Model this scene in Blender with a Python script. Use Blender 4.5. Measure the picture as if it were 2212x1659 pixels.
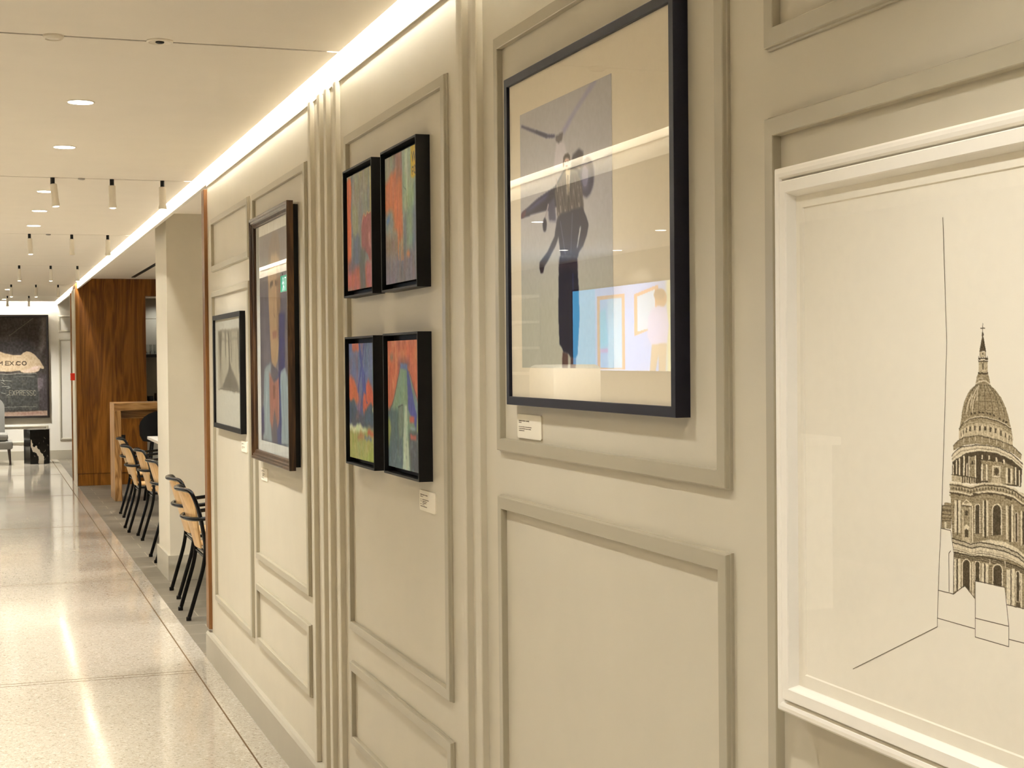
import bpy, bmesh, math, random
import numpy as np
from mathutils import Vector, Matrix

for o in list(bpy.data.objects):
    bpy.data.objects.remove(o)
scene = bpy.context.scene
COL = scene.collection
PI = math.pi

# ------------------------------------------------------------------ camera
EYE = 1.55
YAW, PITCH, ROLL = 0.334242472, -0.017250262, -0.00948885
fwd = Vector((math.sin(YAW) * math.cos(PITCH), math.cos(YAW) * math.cos(PITCH), math.sin(PITCH)))
rt = Vector((math.cos(YAW), -math.sin(YAW), 0))
up = rt.cross(fwd)
cr, sr = math.cos(ROLL), math.sin(ROLL)
rt2 = rt * cr + up * sr
up2 = up * cr - rt * sr
cam_d = bpy.data.cameras.new('camera')
cam = bpy.data.objects.new('camera', cam_d)
COL.objects.link(cam)
cam.matrix_world = Matrix(((rt2.x, up2.x, -fwd.x, 0), (rt2.y, up2.y, -fwd.y, 0), (rt2.z, up2.z, -fwd.z, EYE), (0, 0, 0, 1)))
cam_d.sensor_width = 36.0
cam_d.lens = 36.0 * 3274.43 / 2212.0
cam_d.clip_start = 0.05
scene.camera = cam

# ------------------------------------------------------------------ world, light levels, exposure
LED_COL = (1.0, 0.975, 0.88)
LAMP_COL = (1.0, 0.98, 0.92)
LED_POWER = 50.0
LED_POWER_LEFT = 110.0
LED_POWER_END = 120.0
LAMP_W = 62.0
DINING_W = 190.0
LEFT_W = 165.0
world = bpy.data.worlds.new('world')
scene.world = world
world.use_nodes = True
world.node_tree.nodes['Background'].inputs[0].default_value = (1.0, 0.98, 0.93, 1)
world.node_tree.nodes['Background'].inputs[1].default_value = 0.08
scene.view_settings.view_transform = 'Standard'
scene.view_settings.look = 'None'
scene.view_settings.gamma = 1.0
scene.view_settings.use_curve_mapping = False
scene.view_settings.exposure = 1.0
try:
    scene.cycles.max_bounces = 10
    scene.cycles.diffuse_bounces = 6
    scene.cycles.glossy_bounces = 5
    scene.cycles.transparent_max_bounces = 16
    scene.cycles.sample_clamp_indirect = 6.0
    scene.cycles.caustics_reflective = False
    scene.cycles.caustics_refractive = False
except Exception:
    pass


# ------------------------------------------------------------------ helpers
def lin(c):
    c = np.asarray(c, float) / 255.0
    return np.where(c <= 0.04045, c / 12.92, ((c + 0.055) / 1.055) ** 2.4)


def rgba(r, g, b):
    l = lin((r, g, b))
    return (float(l[0]), float(l[1]), float(l[2]), 1.0)


def finish(name, bm, mats, parent=None, smooth=False):
    bmesh.ops.recalc_face_normals(bm, faces=bm.faces[:])
    me = bpy.data.meshes.new(name)
    bm.to_mesh(me)
    bm.free()
    if not isinstance(mats, (list, tuple)):
        mats = [mats]
    for m in mats:
        me.materials.append(m)
    if smooth:
        for p in me.polygons:
            p.use_smooth = True
        try:
            me.set_sharp_from_angle(angle=math.radians(40))
        except Exception:
            pass
    o = bpy.data.objects.new(name, me)
    COL.objects.link(o)
    if parent:
        o.parent = parent
    return o


def tag(o, label, cat, group=None):
    o['label'] = label
    o['category'] = cat
    if group:
        o['group'] = group
    return o


def thing(name, label, cat, loc=(0, 0, 0), rotz=0.0, group=None):
    o = bpy.data.objects.new(name, None)
    COL.objects.link(o)
    o.empty_display_size = 0.1
    o.location = loc
    o.rotation_euler = (0, 0, rotz)
    return tag(o, label, cat, group)


def struct(o):
    o['kind'] = 'structure'
    return o


def dup(root, loc, rotz, label, group=None):
    r = root.copy()
    COL.objects.link(r)
    r.location = loc
    r.rotation_euler = (0, 0, rotz)
    r['label'] = label
    if group:
        r['group'] = group
    for ch in list(root.children):
        c = ch.copy()
        COL.objects.link(c)
        c.parent = r
        for g in list(ch.children):
            d = g.copy()
            COL.objects.link(d)
            d.parent = c
    return r


def box(bm, x0, x1, y0, y1, z0, z1, bev=0.0, mi=0):
    vs = [bm.verts.new(v) for v in ((x0, y0, z0), (x1, y0, z0), (x1, y1, z0), (x0, y1, z0), (x0, y0, z1), (x1, y0, z1), (x1, y1, z1), (x0, y1, z1))]
    fs = [bm.faces.new([vs[i] for i in f]) for f in ((0, 3, 2, 1), (4, 5, 6, 7), (0, 1, 5, 4), (1, 2, 6, 5), (2, 3, 7, 6), (3, 0, 4, 7))]
    for f in fs:
        f.material_index = mi
    if bev > 0:
        es = list({e for f in fs for e in f.edges})
        r = bmesh.ops.bevel(bm, geom=es, offset=bev, segments=2, affect='EDGES', profile=0.5)
        for f in r['faces']:
            f.material_index = mi


def B(name, dims, mat, parent=None, bev=0.0):
    bm = bmesh.new()
    box(bm, *dims, bev=bev)
    return finish(name, bm, mat, parent)


def smooth_path(pts, n=6, closed=False):
    P = [Vector(p) for p in pts]
    out = []
    N = len(P)
    rng = range(N if closed else N - 1)
    for i in rng:
        if closed:
            p0, p1, p2, p3 = P[i - 1], P[i], P[(i + 1) % N], P[(i + 2) % N]
        else:
            p1, p2 = P[i], P[i + 1]
            p0 = P[i - 1] if i > 0 else p1 * 2 - p2
            p3 = P[i + 2] if i + 2 < N else p2 * 2 - p1
        for k in range(n):
            t = k / n
            out.append(0.5 * ((2 * p1) + (p2 - p0) * t + (2 * p0 - 5 * p1 + 4 * p2 - p3) * t * t + (3 * p1 - p0 - 3 * p2 + p3) * t ** 3))
    if not closed:
        out.append(P[-1].copy())
    return out


def tube(bm, pts, r, seg=10, closed=False, r2=None):
    P = [Vector(p) for p in pts]
    n = len(P)
    rings = []
    prev = None
    for i in range(n):
        if closed:
            t = (P[(i + 1) % n] - P[i - 1])
        else:
            t = P[min(i + 1, n - 1)] - P[max(i - 1, 0)]
        t.normalize()
        if prev is None:
            a = Vector((0, 0, 1)) if abs(t.z) < 0.9 else Vector((1, 0, 0))
            u = t.cross(a).normalized()
        else:
            u = (prev - t * prev.dot(t)).normalized()
        prev = u
        v = t.cross(u)
        rr = r if r2 is None else r + (r2 - r) * i / (n - 1)
        rings.append([bm.verts.new(P[i] + (u * math.cos(2 * PI * k / seg) + v * math.sin(2 * PI * k / seg)) * rr) for k in range(seg)])
    for i in range(n if closed else n - 1):
        a, b = rings[i], rings[(i + 1) % n]
        for k in range(seg):
            bm.faces.new((a[k], a[(k + 1) % seg], b[(k + 1) % seg], b[k]))
    if not closed:
        bm.faces.new(rings[0][::-1])
        bm.faces.new(rings[-1])


def lathe(bm, prof, cx=0, cy=0, seg=24, axis='z'):
    rings = []
    for r, h in prof:
        rings.append([bm.verts.new((cx + r * math.cos(2 * PI * k / seg), cy + r * math.sin(2 * PI * k / seg), h)) for k in range(seg)])
    for a, b in zip(rings, rings[1:]):
        for k in range(seg):
            bm.faces.new((a[k], a[(k + 1) % seg], b[(k + 1) % seg], b[k]))
    bm.faces.new(rings[0][::-1])
    bm.faces.new(rings[-1])


def prism(bm, poly, z0, z1):
    a = [bm.verts.new((x, y, z0)) for x, y in poly]
    b = [bm.verts.new((x, y, z1)) for x, y in poly]
    bm.faces.new(a[::-1])
    bm.faces.new(b)
    for i in range(len(poly)):
        j = (i + 1) % len(poly)
        bm.faces.new((a[i], a[j], b[j], b[i]))


def sweep_rect(bm, yn, yf, z0, z1, prof):
    """mitred rectangular ring in the plane x = const; prof = closed list of (inset, x)"""
    loops = []
    for ins, x in prof:
        loops.append([bm.verts.new(v) for v in ((x, yn + ins, z0 + ins), (x, yf - ins, z0 + ins), (x, yf - ins, z1 - ins), (x, yn + ins, z1 - ins))])
    n = len(loops)
    for i in range(n):
        a, b = loops[i], loops[(i + 1) % n]
        for k in range(4):
            bm.faces.new((a[k], a[(k + 1) % 4], b[(k + 1) % 4], b[k]))


# ------------------------------------------------------------------ materials
def new_mat(name):
    m = bpy.data.materials.new(name)
    m.use_nodes = True
    return m, m.node_tree, m.node_tree.nodes['Principled BSDF']


def N(nt, typ, **kw):
    n = nt.nodes.new(typ)
    for k, v in kw.items():
        setattr(n, k, v)
    return n


def obj_coords(nt, scale=(1, 1, 1)):
    g = N(nt, 'ShaderNodeNewGeometry')
    mp = N(nt, 'ShaderNodeMapping')
    mp.inputs['Scale'].default_value = scale
    nt.links.new(g.outputs['Position'], mp.inputs[0])
    return mp.outputs[0]


def noise(nt, vec, scale, detail=4.0, rough=0.55, dist=0.0):
    n = N(nt, 'ShaderNodeTexNoise')
    n.inputs['Scale'].default_value = scale
    n.inputs['Detail'].default_value = detail
    n.inputs['Roughness'].default_value = rough
    n.inputs['Distortion'].default_value = dist
    if vec is not None:
        nt.links.new(vec, n.inputs['Vector'])
    return n.outputs['Fac']


def ramp(nt, fac, stops):
    r = N(nt, 'ShaderNodeValToRGB')
    els = r.color_ramp.elements
    while len(els) > 1:
        els.remove(els[-1])
    els[0].position, els[0].color = stops[0][0], stops[0][1]
    for p, c in stops[1:]:
        e = els.new(p)
        e.color = c
    nt.links.new(fac, r.inputs[0])
    return r.outputs[0]


def mix(nt, fac, a, b, mode='MIX'):
    n = N(nt, 'ShaderNodeMix', data_type='RGBA', blend_type=mode)
    for sock, v in ((n.inputs[0], fac), (n.inputs[6], a), (n.inputs[7], b)):
        if hasattr(v, 'is_output'):
            nt.links.new(v, sock)
        else:
            sock.default_value = v
    return n.outputs[2]


def bump(nt, p, h, strength, dist=0.01):
    b = N(nt, 'ShaderNodeBump')
    b.inputs['Strength'].default_value = strength
    b.inputs['Distance'].default_value = dist
    nt.links.new(h, b.inputs['Height'])
    nt.links.new(b.outputs[0], p.inputs['Normal'])


def simple(name, col, rough=0.5, metal=0.0, spec=0.5, var=0.04, nscale=30, bmp=0.0, bscale=200):
    m, nt, p = new_mat(name)
    c = obj_coords(nt)
    f = noise(nt, c, nscale)
    lo = tuple(max(0, v * (1 - var)) for v in col[:3]) + (1,)
    hi = tuple(v * (1 + var) for v in col[:3]) + (1,)
    nt.links.new(ramp(nt, f, [(0.3, lo), (0.7, hi)]), p.inputs['Base Color'])
    p.inputs['Roughness'].default_value = rough
    p.inputs['Metallic'].default_value = metal
    p.inputs['Specular IOR Level'].default_value = spec
    if bmp:
        bump(nt, p, noise(nt, c, bscale, 3), bmp, 0.002)
    return m


def emissive(name, col, strength):
    m, nt, p = new_mat(name)
    p.inputs['Base Color'].default_value = (0.8, 0.8, 0.8, 1)
    p.inputs['Emission Color'].default_value = tuple(col[:3]) + (1,)
    p.inputs['Emission Strength'].default_value = strength
    return m


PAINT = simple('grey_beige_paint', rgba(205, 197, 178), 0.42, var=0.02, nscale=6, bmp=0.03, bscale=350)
MOULD_TONE = simple('moulding_tone', rgba(170, 162, 141), 0.30, spec=0.6, var=0.02, nscale=6)  # one even tone, darker and glossier than the wall paint
LEFTP = simple('left_wall_paint', rgba(122, 113, 97), 0.7, var=0.02, nscale=5)
CEIL = simple('ceiling_paint', rgba(230, 223, 212), 0.9, spec=0.2, var=0.015, nscale=4)
WHITE_WALL = simple('white_wall_paint', rgba(216, 211, 200), 0.7, var=0.02, nscale=5)
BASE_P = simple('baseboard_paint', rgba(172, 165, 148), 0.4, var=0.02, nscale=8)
BLACK = simple('black_satin', rgba(13, 12, 11), 0.5, spec=0.22, var=0.2)
BLACK_SCREEN_TINT = simple('black_lacquer_screen_tint', rgba(17, 17, 30), 0.42, spec=0.25, var=0.12)  # blue reflection of the screen put into the black base colour
BLACK_METAL = simple('black_tube_metal', rgba(7, 6, 6), 0.17, spec=0.26, var=0.1)
WHITE_FR = simple('white_lacquer', rgba(249, 244, 234), 0.32, var=0.01)
CREAM_PAPER = simple('cream_paper', rgba(240, 228, 204), 0.85, spec=0.2, var=0.012, nscale=60)
WHITE_PAPER = simple('white_paper', rgba(250, 243, 227), 0.85, spec=0.2, var=0.012, nscale=60)
CARD = simple('white_card', rgba(240, 233, 216), 0.6, var=0.01)
INK = simple('grey_ink', rgba(98, 84, 64), 0.8, var=0.1)
FAB_GREY = simple('grey_upholstery', rgba(118, 116, 110), 0.95, spec=0.1, var=0.1, nscale=160, bmp=0.3, bscale=400)
FAB_BLACK = simple('black_leather', rgba(9, 8, 8), 0.55, spec=0.15, var=0.2)
DARK_WOOD = simple('dark_leg_wood', rgba(44, 28, 18), 0.4, var=0.2, nscale=20)
WHITE_MET = simple('white_enamel', rgba(222, 214, 198), 0.4, var=0.01)
RED_PL = simple('red_plastic', rgba(225, 42, 14), 0.4, var=0.03)
WHITE_TOP = simple('white_laminate', rgba(232, 226, 214), 0.3, var=0.01)
SHELF_BLACK = simple('black_shelf', rgba(15, 14, 13), 0.5, var=0.1)
NICHE = simple('grey_green_panel', rgba(150, 148, 136), 0.5, var=0.03, nscale=3)
STEEL = simple('brushed_steel', rgba(150, 145, 138), 0.3, metal=1.0, var=0.08)
LED = emissive('led_strip_light', LED_COL, LED_POWER)
LED_E = emissive('led_strip_light_end', LED_COL, LED_POWER_END)
LED_L = emissive('led_strip_light_left', LED_COL, LED_POWER_LEFT)
LENS = emissive('lamp_lens', (1.0, 0.93, 0.82), 9.0)
LENS_DIM = simple('unlit_lens', rgba(205, 192, 165), 0.4, var=0.02)


def wood_mat(name, c_dark, c_mid, c_light, board=None, axis='z', rough=0.38, gscale=1.0):
    m, nt, p = new_mat(name)
    st = {'z': (9, 9, 0.8), 'x': (0.8, 9, 9), 'y': (9, 0.8, 9)}[axis]
    c = obj_coords(nt, tuple(v * gscale for v in st))
    big = noise(nt, c, 0.55, 3, 0.6, 1.6)
    w = N(nt, 'ShaderNodeMath', operation='MULTIPLY')
    nt.links.new(big, w.inputs[0])
    w.inputs[1].default_value = 9.0
    fr = N(nt, 'ShaderNodeMath', operation='PINGPONG')
    nt.links.new(w.outputs[0], fr.inputs[0])
    fr.inputs[1].default_value = 1.0
    fine = noise(nt, c, 6, 6, 0.7)
    ad = N(nt, 'ShaderNodeMath', operation='MULTIPLY_ADD')
    nt.links.new(fine, ad.inputs[0])
    ad.inputs[1].default_value = 0.75
    nt.links.new(fr.outputs[0], ad.inputs[2])
    half = N(nt, 'ShaderNodeMath', operation='MULTIPLY')
    nt.links.new(ad.outputs[0], half.inputs[0])
    half.inputs[1].default_value = 0.6
    colr = ramp(nt, half.outputs[0], [(0.15, c_dark), (0.5, c_mid), (0.95, c_light)])
    if board:
        g = N(nt, 'ShaderNodeNewGeometry')
        sx = N(nt, 'ShaderNodeSeparateXYZ')
        nt.links.new(g.outputs['Position'], sx.inputs[0])
        d = N(nt, 'ShaderNodeMath', operation='DIVIDE')
        nt.links.new(sx.outputs[0], d.inputs[0])
        d.inputs[1].default_value = board
        fl = N(nt, 'ShaderNodeMath', operation='FLOOR')
        nt.links.new(d.outputs[0], fl.inputs[0])
        wn = N(nt, 'ShaderNodeTexWhiteNoise', noise_dimensions='1D')
        nt.links.new(fl.outputs[0], wn.inputs['W'])
        sh = ramp(nt, wn.outputs['Value'], [(0, (0.86, 0.86, 0.86, 1)), (1, (1.08, 1.08, 1.08, 1))])
        colr = mix(nt, 1.0, colr, sh, 'MULTIPLY')
        f2 = N(nt, 'ShaderNodeMath', operation='FRACT')
        nt.links.new(d.outputs[0], f2.inputs[0])
        gap = ramp(nt, f2.outputs[0], [(0.0, (0.35, 0.35, 0.35, 1)), (0.02, (1, 1, 1, 1))])
        colr = mix(nt, 1.0, colr, gap, 'MULTIPLY')
    nt.links.new(colr, p.inputs['Base Color'])
    p.inputs['Specular IOR Level'].default_value = 0.3
    p.inputs['Roughness'].default_value = rough
    bump(nt, p, fine, 0.08, 0.002)
    return m


WALNUT = wood_mat('walnut_boards', rgba(88, 47, 6), rgba(114, 67, 10), rgba(142, 91, 28), board=0.205)
OAK = wood_mat('oak_table_wood', rgba(112, 78, 42), rgba(160, 118, 68), rgba(198, 156, 102), axis='x', gscale=1.2)
OAK_V = wood_mat('oak_leg_wood', rgba(112, 78, 42), rgba(160, 118, 68), rgba(198, 156, 102), axis='z', gscale=1.2)
TRIMWOOD = wood_mat('brown_edge_wood', rgba(92, 58, 28), rgba(116, 77, 40), rgba(136, 93, 52), axis='z', gscale=0.7)
FRAMEWOOD = wood_mat('dark_frame_wood', rgba(36, 24, 15), rgba(58, 39, 24), rgba(88, 62, 38), axis='z', gscale=2.0, rough=0.3)
PLY = wood_mat('birch_plywood', rgba(192, 152, 100), rgba(208, 170, 116), rgba(220, 184, 132), axis='z', gscale=1.5, rough=0.35)


def terrazzo():
    m, nt, p = new_mat('pale_terrazzo')
    c = obj_coords(nt)
    v = N(nt, 'ShaderNodeTexVoronoi')
    v.inputs['Scale'].default_value = 110
    nt.links.new(c, v.inputs['Vector'])
    sep = N(nt, 'ShaderNodeSeparateColor')
    nt.links.new(v.outputs['Color'], sep.inputs[0])
    big = noise(nt, c, 0.8, 3)
    base = ramp(nt, big, [(0.35, rgba(160, 151, 136)), (0.65, rgba(174, 166, 152))])
    chips = ramp(nt, sep.outputs[0], [(0.0, rgba(120, 104, 86)), (0.06, rgba(150, 134, 112)), (0.12, rgba(168, 159, 144)), (0.85, rgba(173, 165, 150)), (1.0, rgba(202, 195, 182))])
    v2 = N(nt, 'ShaderNodeTexVoronoi')
    v2.inputs['Scale'].default_value = 260
    nt.links.new(c, v2.inputs['Vector'])
    sep2 = N(nt, 'ShaderNodeSeparateColor')
    nt.links.new(v2.outputs['Color'], sep2.inputs[0])
    ch2 = ramp(nt, sep2.outputs[0], [(0.0, (0.5, 0.47, 0.43, 1)), (0.09, (0.75, 0.73, 0.7, 1)), (0.14, (1, 1, 1, 1))])
    col = mix(nt, 0.55, base, chips)
    col = mix(nt, 0.8, col, ch2, 'MULTIPLY')
    nt.links.new(col, p.inputs['Base Color'])
    p.inputs['Roughness'].default_value = 0.13
    r = noise(nt, c, 1.3, 4)
    rr = N(nt, 'ShaderNodeMapRange')
    nt.links.new(r, rr.inputs[0])
    rr.inputs[1].default_value, rr.inputs[2].default_value = 0.3, 0.7
    rr.inputs[3].default_value, rr.inputs[4].default_value = 0.065, 0.125
    nt.links.new(rr.outputs[0], p.inputs['Roughness'])
    bump(nt, p, noise(nt, c, 0.9, 2), 0.06, 0.012)
    return m


TERRAZZO = terrazzo()
JOINT = simple('brown_floor_joint', rgba(92, 74, 52), 0.8, spec=0.1)


def tile_mat():
    m, nt, p = new_mat('grey_floor_tile')
    c = obj_coords(nt)
    b = N(nt, 'ShaderNodeTexBrick')
    b.inputs['Scale'].default_value = 1.0
    b.inputs['Color1'].default_value = rgba(88, 81, 68)
    b.inputs['Color2'].default_value = rgba(101, 93, 79)
    b.inputs['Mortar'].default_value = rgba(138, 128, 110)
    b.inputs['Mortar Size'].default_value = 0.004
    b.inputs['Brick Width'].default_value = 0.6
    b.inputs['Row Height'].default_value = 0.3
    nt.links.new(c, b.inputs['Vector'])
    n = ramp(nt, noise(nt, c, 3.0, 5), [(0.3, (0.82, 0.82, 0.82, 1)), (0.7, (1.1, 1.1, 1.1, 1))])
    nt.links.new(mix(nt, 1.0, b.outputs['Color'], n, 'MULTIPLY'), p.inputs['Base Color'])
    p.inputs['Roughness'].default_value = 0.45
    return m


TILE = tile_mat()


def glass_pane():
    m, nt, p = new_mat('picture_glass')
    nt.nodes.remove(p)
    out = nt.nodes['Material Output']
    tr = N(nt, 'ShaderNodeBsdfTransparent')
    gl = N(nt, 'ShaderNodeBsdfGlossy')
    gl.inputs['Roughness'].default_value = 0.0
    gl.inputs['Color'].default_value = (1, 1, 1, 1)
    fr = N(nt, 'ShaderNodeFresnel')
    fr.inputs['IOR'].default_value = 1.47
    geo = N(nt, 'ShaderNodeNewGeometry')
    inv = N(nt, 'ShaderNodeMath', operation='SUBTRACT')
    inv.inputs[0].default_value = 1.0
    nt.links.new(geo.outputs['Backfacing'], inv.inputs[1])
    mul = N(nt, 'ShaderNodeMath', operation='MULTIPLY')
    nt.links.new(fr.outputs[0], mul.inputs[0])
    nt.links.new(inv.outputs[0], mul.inputs[1])
    ms = N(nt, 'ShaderNodeMixShader')
    nt.links.new(mul.outputs[0], ms.inputs[0])
    nt.links.new(tr.outputs[0], ms.inputs[1])
    nt.links.new(gl.outputs[0], ms.inputs[2])
    nt.links.new(ms.outputs[0], out.inputs['Surface'])
    return m


PANE = glass_pane()


def drink_glass():
    m, nt, p = new_mat('clear_drinking_glass')
    p.inputs['Base Color'].default_value = (0.95, 0.97, 0.96, 1)
    p.inputs['Roughness'].default_value = 0.02
    p.inputs['Transmission Weight'].default_value = 1.0
    p.inputs['IOR'].default_value = 1.45
    return m


CLEAR = drink_glass()


def painted(name, rough=0.7, spec=0.3, emit=0.0):
    m, nt, p = new_mat(name)
    a = N(nt, 'ShaderNodeAttribute', attribute_name='Col')
    nt.links.new(a.outputs['Color'], p.inputs['Base Color'])
    p.inputs['Roughness'].default_value = rough
    p.inputs['Specular IOR Level'].default_value = spec
    if emit:
        nt.links.new(a.outputs['Color'], p.inputs['Emission Color'])
        p.inputs['Emission Strength'].default_value = emit
    return m


PRINT = painted('printed_paper', 0.8, 0.2)
OILPAINT = painted('oil_paint', 0.5, 0.35)
POLISHED = painted('polished_marble', 0.15, 0.5)
SCREEN = painted('lit_screen', 0.4, 0.3, 1.35)


# ------------------------------------------------------------------ small painter for the flat artworks
class Canvas:
    def __init__(self, w, h, base, seed=1):
        self.w, self.h = w, h
        self.a = np.ones((h, w, 3)) * np.array(base, float)
        self.rs = np.random.RandomState(seed)
        yy, xx = np.mgrid[0:h, 0:w]
        self.x = xx + 0.5
        self.y = yy + 0.5
        self.wx = self.wy = 0.0

    def noise(self, cx, cy, octaves=3):
        out = np.zeros((self.h, self.w))
        amp = 1.0
        for _ in range(octaves):
            gw, gh = max(2, int(cx) + 2), max(2, int(cy) + 2)
            g = self.rs.rand(gh, gw)
            fx = np.clip(self.x / self.w * (gw - 1), 0, gw - 1.001)
            fy = np.clip(self.y / self.h * (gh - 1), 0, gh - 1.001)
            ix, iy = fx.astype(int), fy.astype(int)
            tx, ty = fx - ix, fy - iy
            tx, ty = tx * tx * (3 - 2 * tx), ty * ty * (3 - 2 * ty)
            v = (g[iy, ix] * (1 - tx) + g[iy, ix + 1] * tx) * (1 - ty) + (g[iy + 1, ix] * (1 - tx) + g[iy + 1, ix + 1] * tx) * ty
            out += amp * (v - 0.5)
            amp *= 0.5
            cx, cy = cx * 2, cy * 2
        return out

    def warp(self, amount, cx, cy):
        self.wx = self.noise(cx, cy) * amount * self.w
        self.wy = self.noise(cx, cy) * amount * self.h

    def blur(self, m, k):
        k = int(k)
        if k < 1:
            return m
        for ax in (0, 1):
            p = np.pad(m, [(k, k) if a == ax else (0, 0) for a in (0, 1)], mode='edge')
            c = np.cumsum(p, axis=ax)
            z = np.zeros_like(np.take(c, [0], axis=ax))
            c = np.concatenate([z, c], axis=ax)
            n = 2 * k + 1
            m = (np.take(c, range(n, c.shape[ax]), axis=ax) - np.take(c, range(0, c.shape[ax] - n), axis=ax)) / n
        return m

    def put(self, m, col, alpha=1.0):
        m = (np.clip(m, 0, 1) * alpha)[..., None]
        self.a = self.a * (1 - m) + np.array(col, float) * m

    def mask(self, pts, unit=True):
        X, Y = self.x + self.wx, self.y + self.wy
        P = np.array(pts, float)
        if unit:
            P = P * (self.w, self.h)
        ins = np.zeros((self.h, self.w), bool)
        n = len(P)
        for i in range(n):
            x0, y0 = P[i]
            x1, y1 = P[(i + 1) % n]
            if y0 == y1:
                continue
            c = ((y0 <= Y) & (Y < y1)) | ((y1 <= Y) & (Y < y0))
            ins ^= c & (X < (x1 - x0) * (Y - y0) / (y1 - y0) + x0)
        return ins.astype(float)

    def poly(self, pts, col, alpha=1.0, soft=0, unit=True):
        self.put(self.blur(self.mask(pts, unit), soft), col, alpha)

    def rect(self, u0, u1, v0, v1, col, alpha=1.0, soft=0):
        self.poly([(u0, v0), (u1, v0), (u1, v1), (u0, v1)], col, alpha, soft)

    def line(self, pts, width, col, alpha=1.0, unit=True):
        X, Y = self.x + self.wx, self.y + self.wy
        P = np.array(pts, float)
        if unit:
            P = P * (self.w, self.h)
        best = np.full((self.h, self.w), 1e9)
        for (x0, y0), (x1, y1) in zip(P[:-1], P[1:]):
            dx, dy = x1 - x0, y1 - y0
            L = dx * dx + dy * dy + 1e-9
            t = np.clip(((X - x0) * dx + (Y - y0) * dy) / L, 0, 1)
            best = np.minimum(best, np.hypot(X - x0 - t * dx, Y - y0 - t * dy))
        self.put(np.clip(width / 2 + 0.5 - best, 0, 1) * min(1.0, width + 0.15), col, alpha)

    def oval(self, u, v, ru, rv, col, alpha=1.0, soft=0):
        X, Y = self.x + self.wx, self.y + self.wy
        d = ((X / self.w - u) / ru) ** 2 + ((Y / self.h - v) / rv) ** 2
        self.put(self.blur((d < 1).astype(float), soft), col, alpha)

    def mottle(self, amp, cx, cy, mask=None):
        n = self.noise(cx, cy)[..., None] * amp
        self.a = self.a + (n if mask is None else n * mask[..., None])


def canvas_mesh(name, cv, origin, uvec, vvec, mat, parent=None, pigment=True):
    """flat sheet; u runs along the picture's width, v down its height"""
    w, h = cv.w, cv.h
    O, U, V = np.array(origin, float), np.array(uvec, float), np.array(vvec, float)
    gu, gv = np.meshgrid(np.linspace(0, 1, w), np.linspace(0, 1, h))
    co = O + gu[..., None] * U + gv[..., None] * V
    idx = np.arange(w * h).reshape(h, w)
    q = np.stack([idx[:-1, :-1], idx[1:, :-1], idx[1:, 1:], idx[:-1, 1:]], -1).reshape(-1, 4)
    me = bpy.data.meshes.new(name)
    me.vertices.add(w * h)
    me.vertices.foreach_set('co', co.reshape(-1).astype(np.float32))
    me.loops.add(q.size)
    me.loops.foreach_set('vertex_index', q.reshape(-1).astype(np.int32))
    me.polygons.add(len(q))
    me.polygons.foreach_set('loop_start', np.arange(0, q.size, 4, dtype=np.int32))
    me.update(calc_edges=True)
    at = me.color_attributes.new('Col', 'FLOAT_COLOR', 'POINT')
    c = np.ones((w * h, 4), np.float32)
    c[:, :3] = lin(np.clip(cv.a, 0, 255)).reshape(-1, 3)
    if pigment:      # pigments are named by how they look under the warm lamps
        c[:, :3] = np.clip(c[:, :3] / np.array((0.82, 0.70, 0.55)) + 0.002, 0, 0.9)
    at.data.foreach_set('color', c.reshape(-1))
    me.materials.append(mat)
    me.validate()
    o = bpy.data.objects.new(name, me)
    COL.objects.link(o)
    if parent:
        o.parent = parent
    return o

# ------------------------------------------------------------------ the setting
XW = 1.095            # face of the panelled wall
ZC = 2.515            # corridor ceiling
YEND = 25.25
JOINTS = [-2.6, 1.05, 4.69, 8.29, 11.95, 15.85, 19.75, 23.1]

# terrazzo corridor floor with its joints, grey tile under the dining side
bm = bmesh.new()
box(bm, -5.0, 1.07, -3.0, YEND, -0.1, 0.0)
for x in (0.9705,):
    box(bm, x - 0.0035, x + 0.0035, -3.0, YEND, -0.001, 0.0005, mi=1)
for y in (0.6, 4.1, 7.62, 11.03, 14.8, 18.3, 21.8):
    for d in (0.0, 0.055):
        box(bm, -5.0, 0.968, y + d - 0.0028, y + d + 0.0028, -0.001, 0.0005, mi=1)
struct(finish('floor', bm, [TERRAZZO, JOINT]))
struct(B('floor_dining', (1.07, 6.0, 7.0, YEND, -0.1, 0.0), TILE))

# corridor ceiling: slabs between dark track slots
bm = bmesh.new()
ys = [-3.0] + [j for j in JOINTS[1:]] + [YEND - 0.07]
for a, b in zip(ys[:-1], ys[1:]):
    ya, yb = a + (0.008 if a > -3 else 0), b - (0.008 if b < 25 else 0)
    box(bm, -0.58, 1.02, ya, yb, ZC, 2.66)
    box(bm, 1.02, 1.063, ya, yb, ZC, 2.526)
struct(finish('ceiling', bm, CEIL))
bm = bmesh.new()
for j in JOINTS[1:]:
    box(bm, -0.58, 1.03, j - 0.0078, j + 0.0078, ZC + 0.008, ZC + 0.05)
struct(finish('trim_1', bm, BLACK))
# tops of the light slots
struct(B('ceiling_slot', (1.02, 1.095, -3.0, YEND, 2.62, 2.66), CEIL))
struct(B('ceiling_slot_left', (-0.65, -0.58, -3.0, YEND, 2.62, 2.66), CEIL))
struct(B('ceiling_slot_end', (-0.58, 1.02, YEND - 0.07, YEND, 2.62, 2.66), CEIL))
# side ceilings
struct(B('ceiling_dining', (1.118, 6.0, 7.0, YEND, 2.59, 2.66), CEIL))
struct(B('ceiling_left', (-5.0, -0.75, -3.0, YEND, 2.60, 2.66), CEIL))

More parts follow.
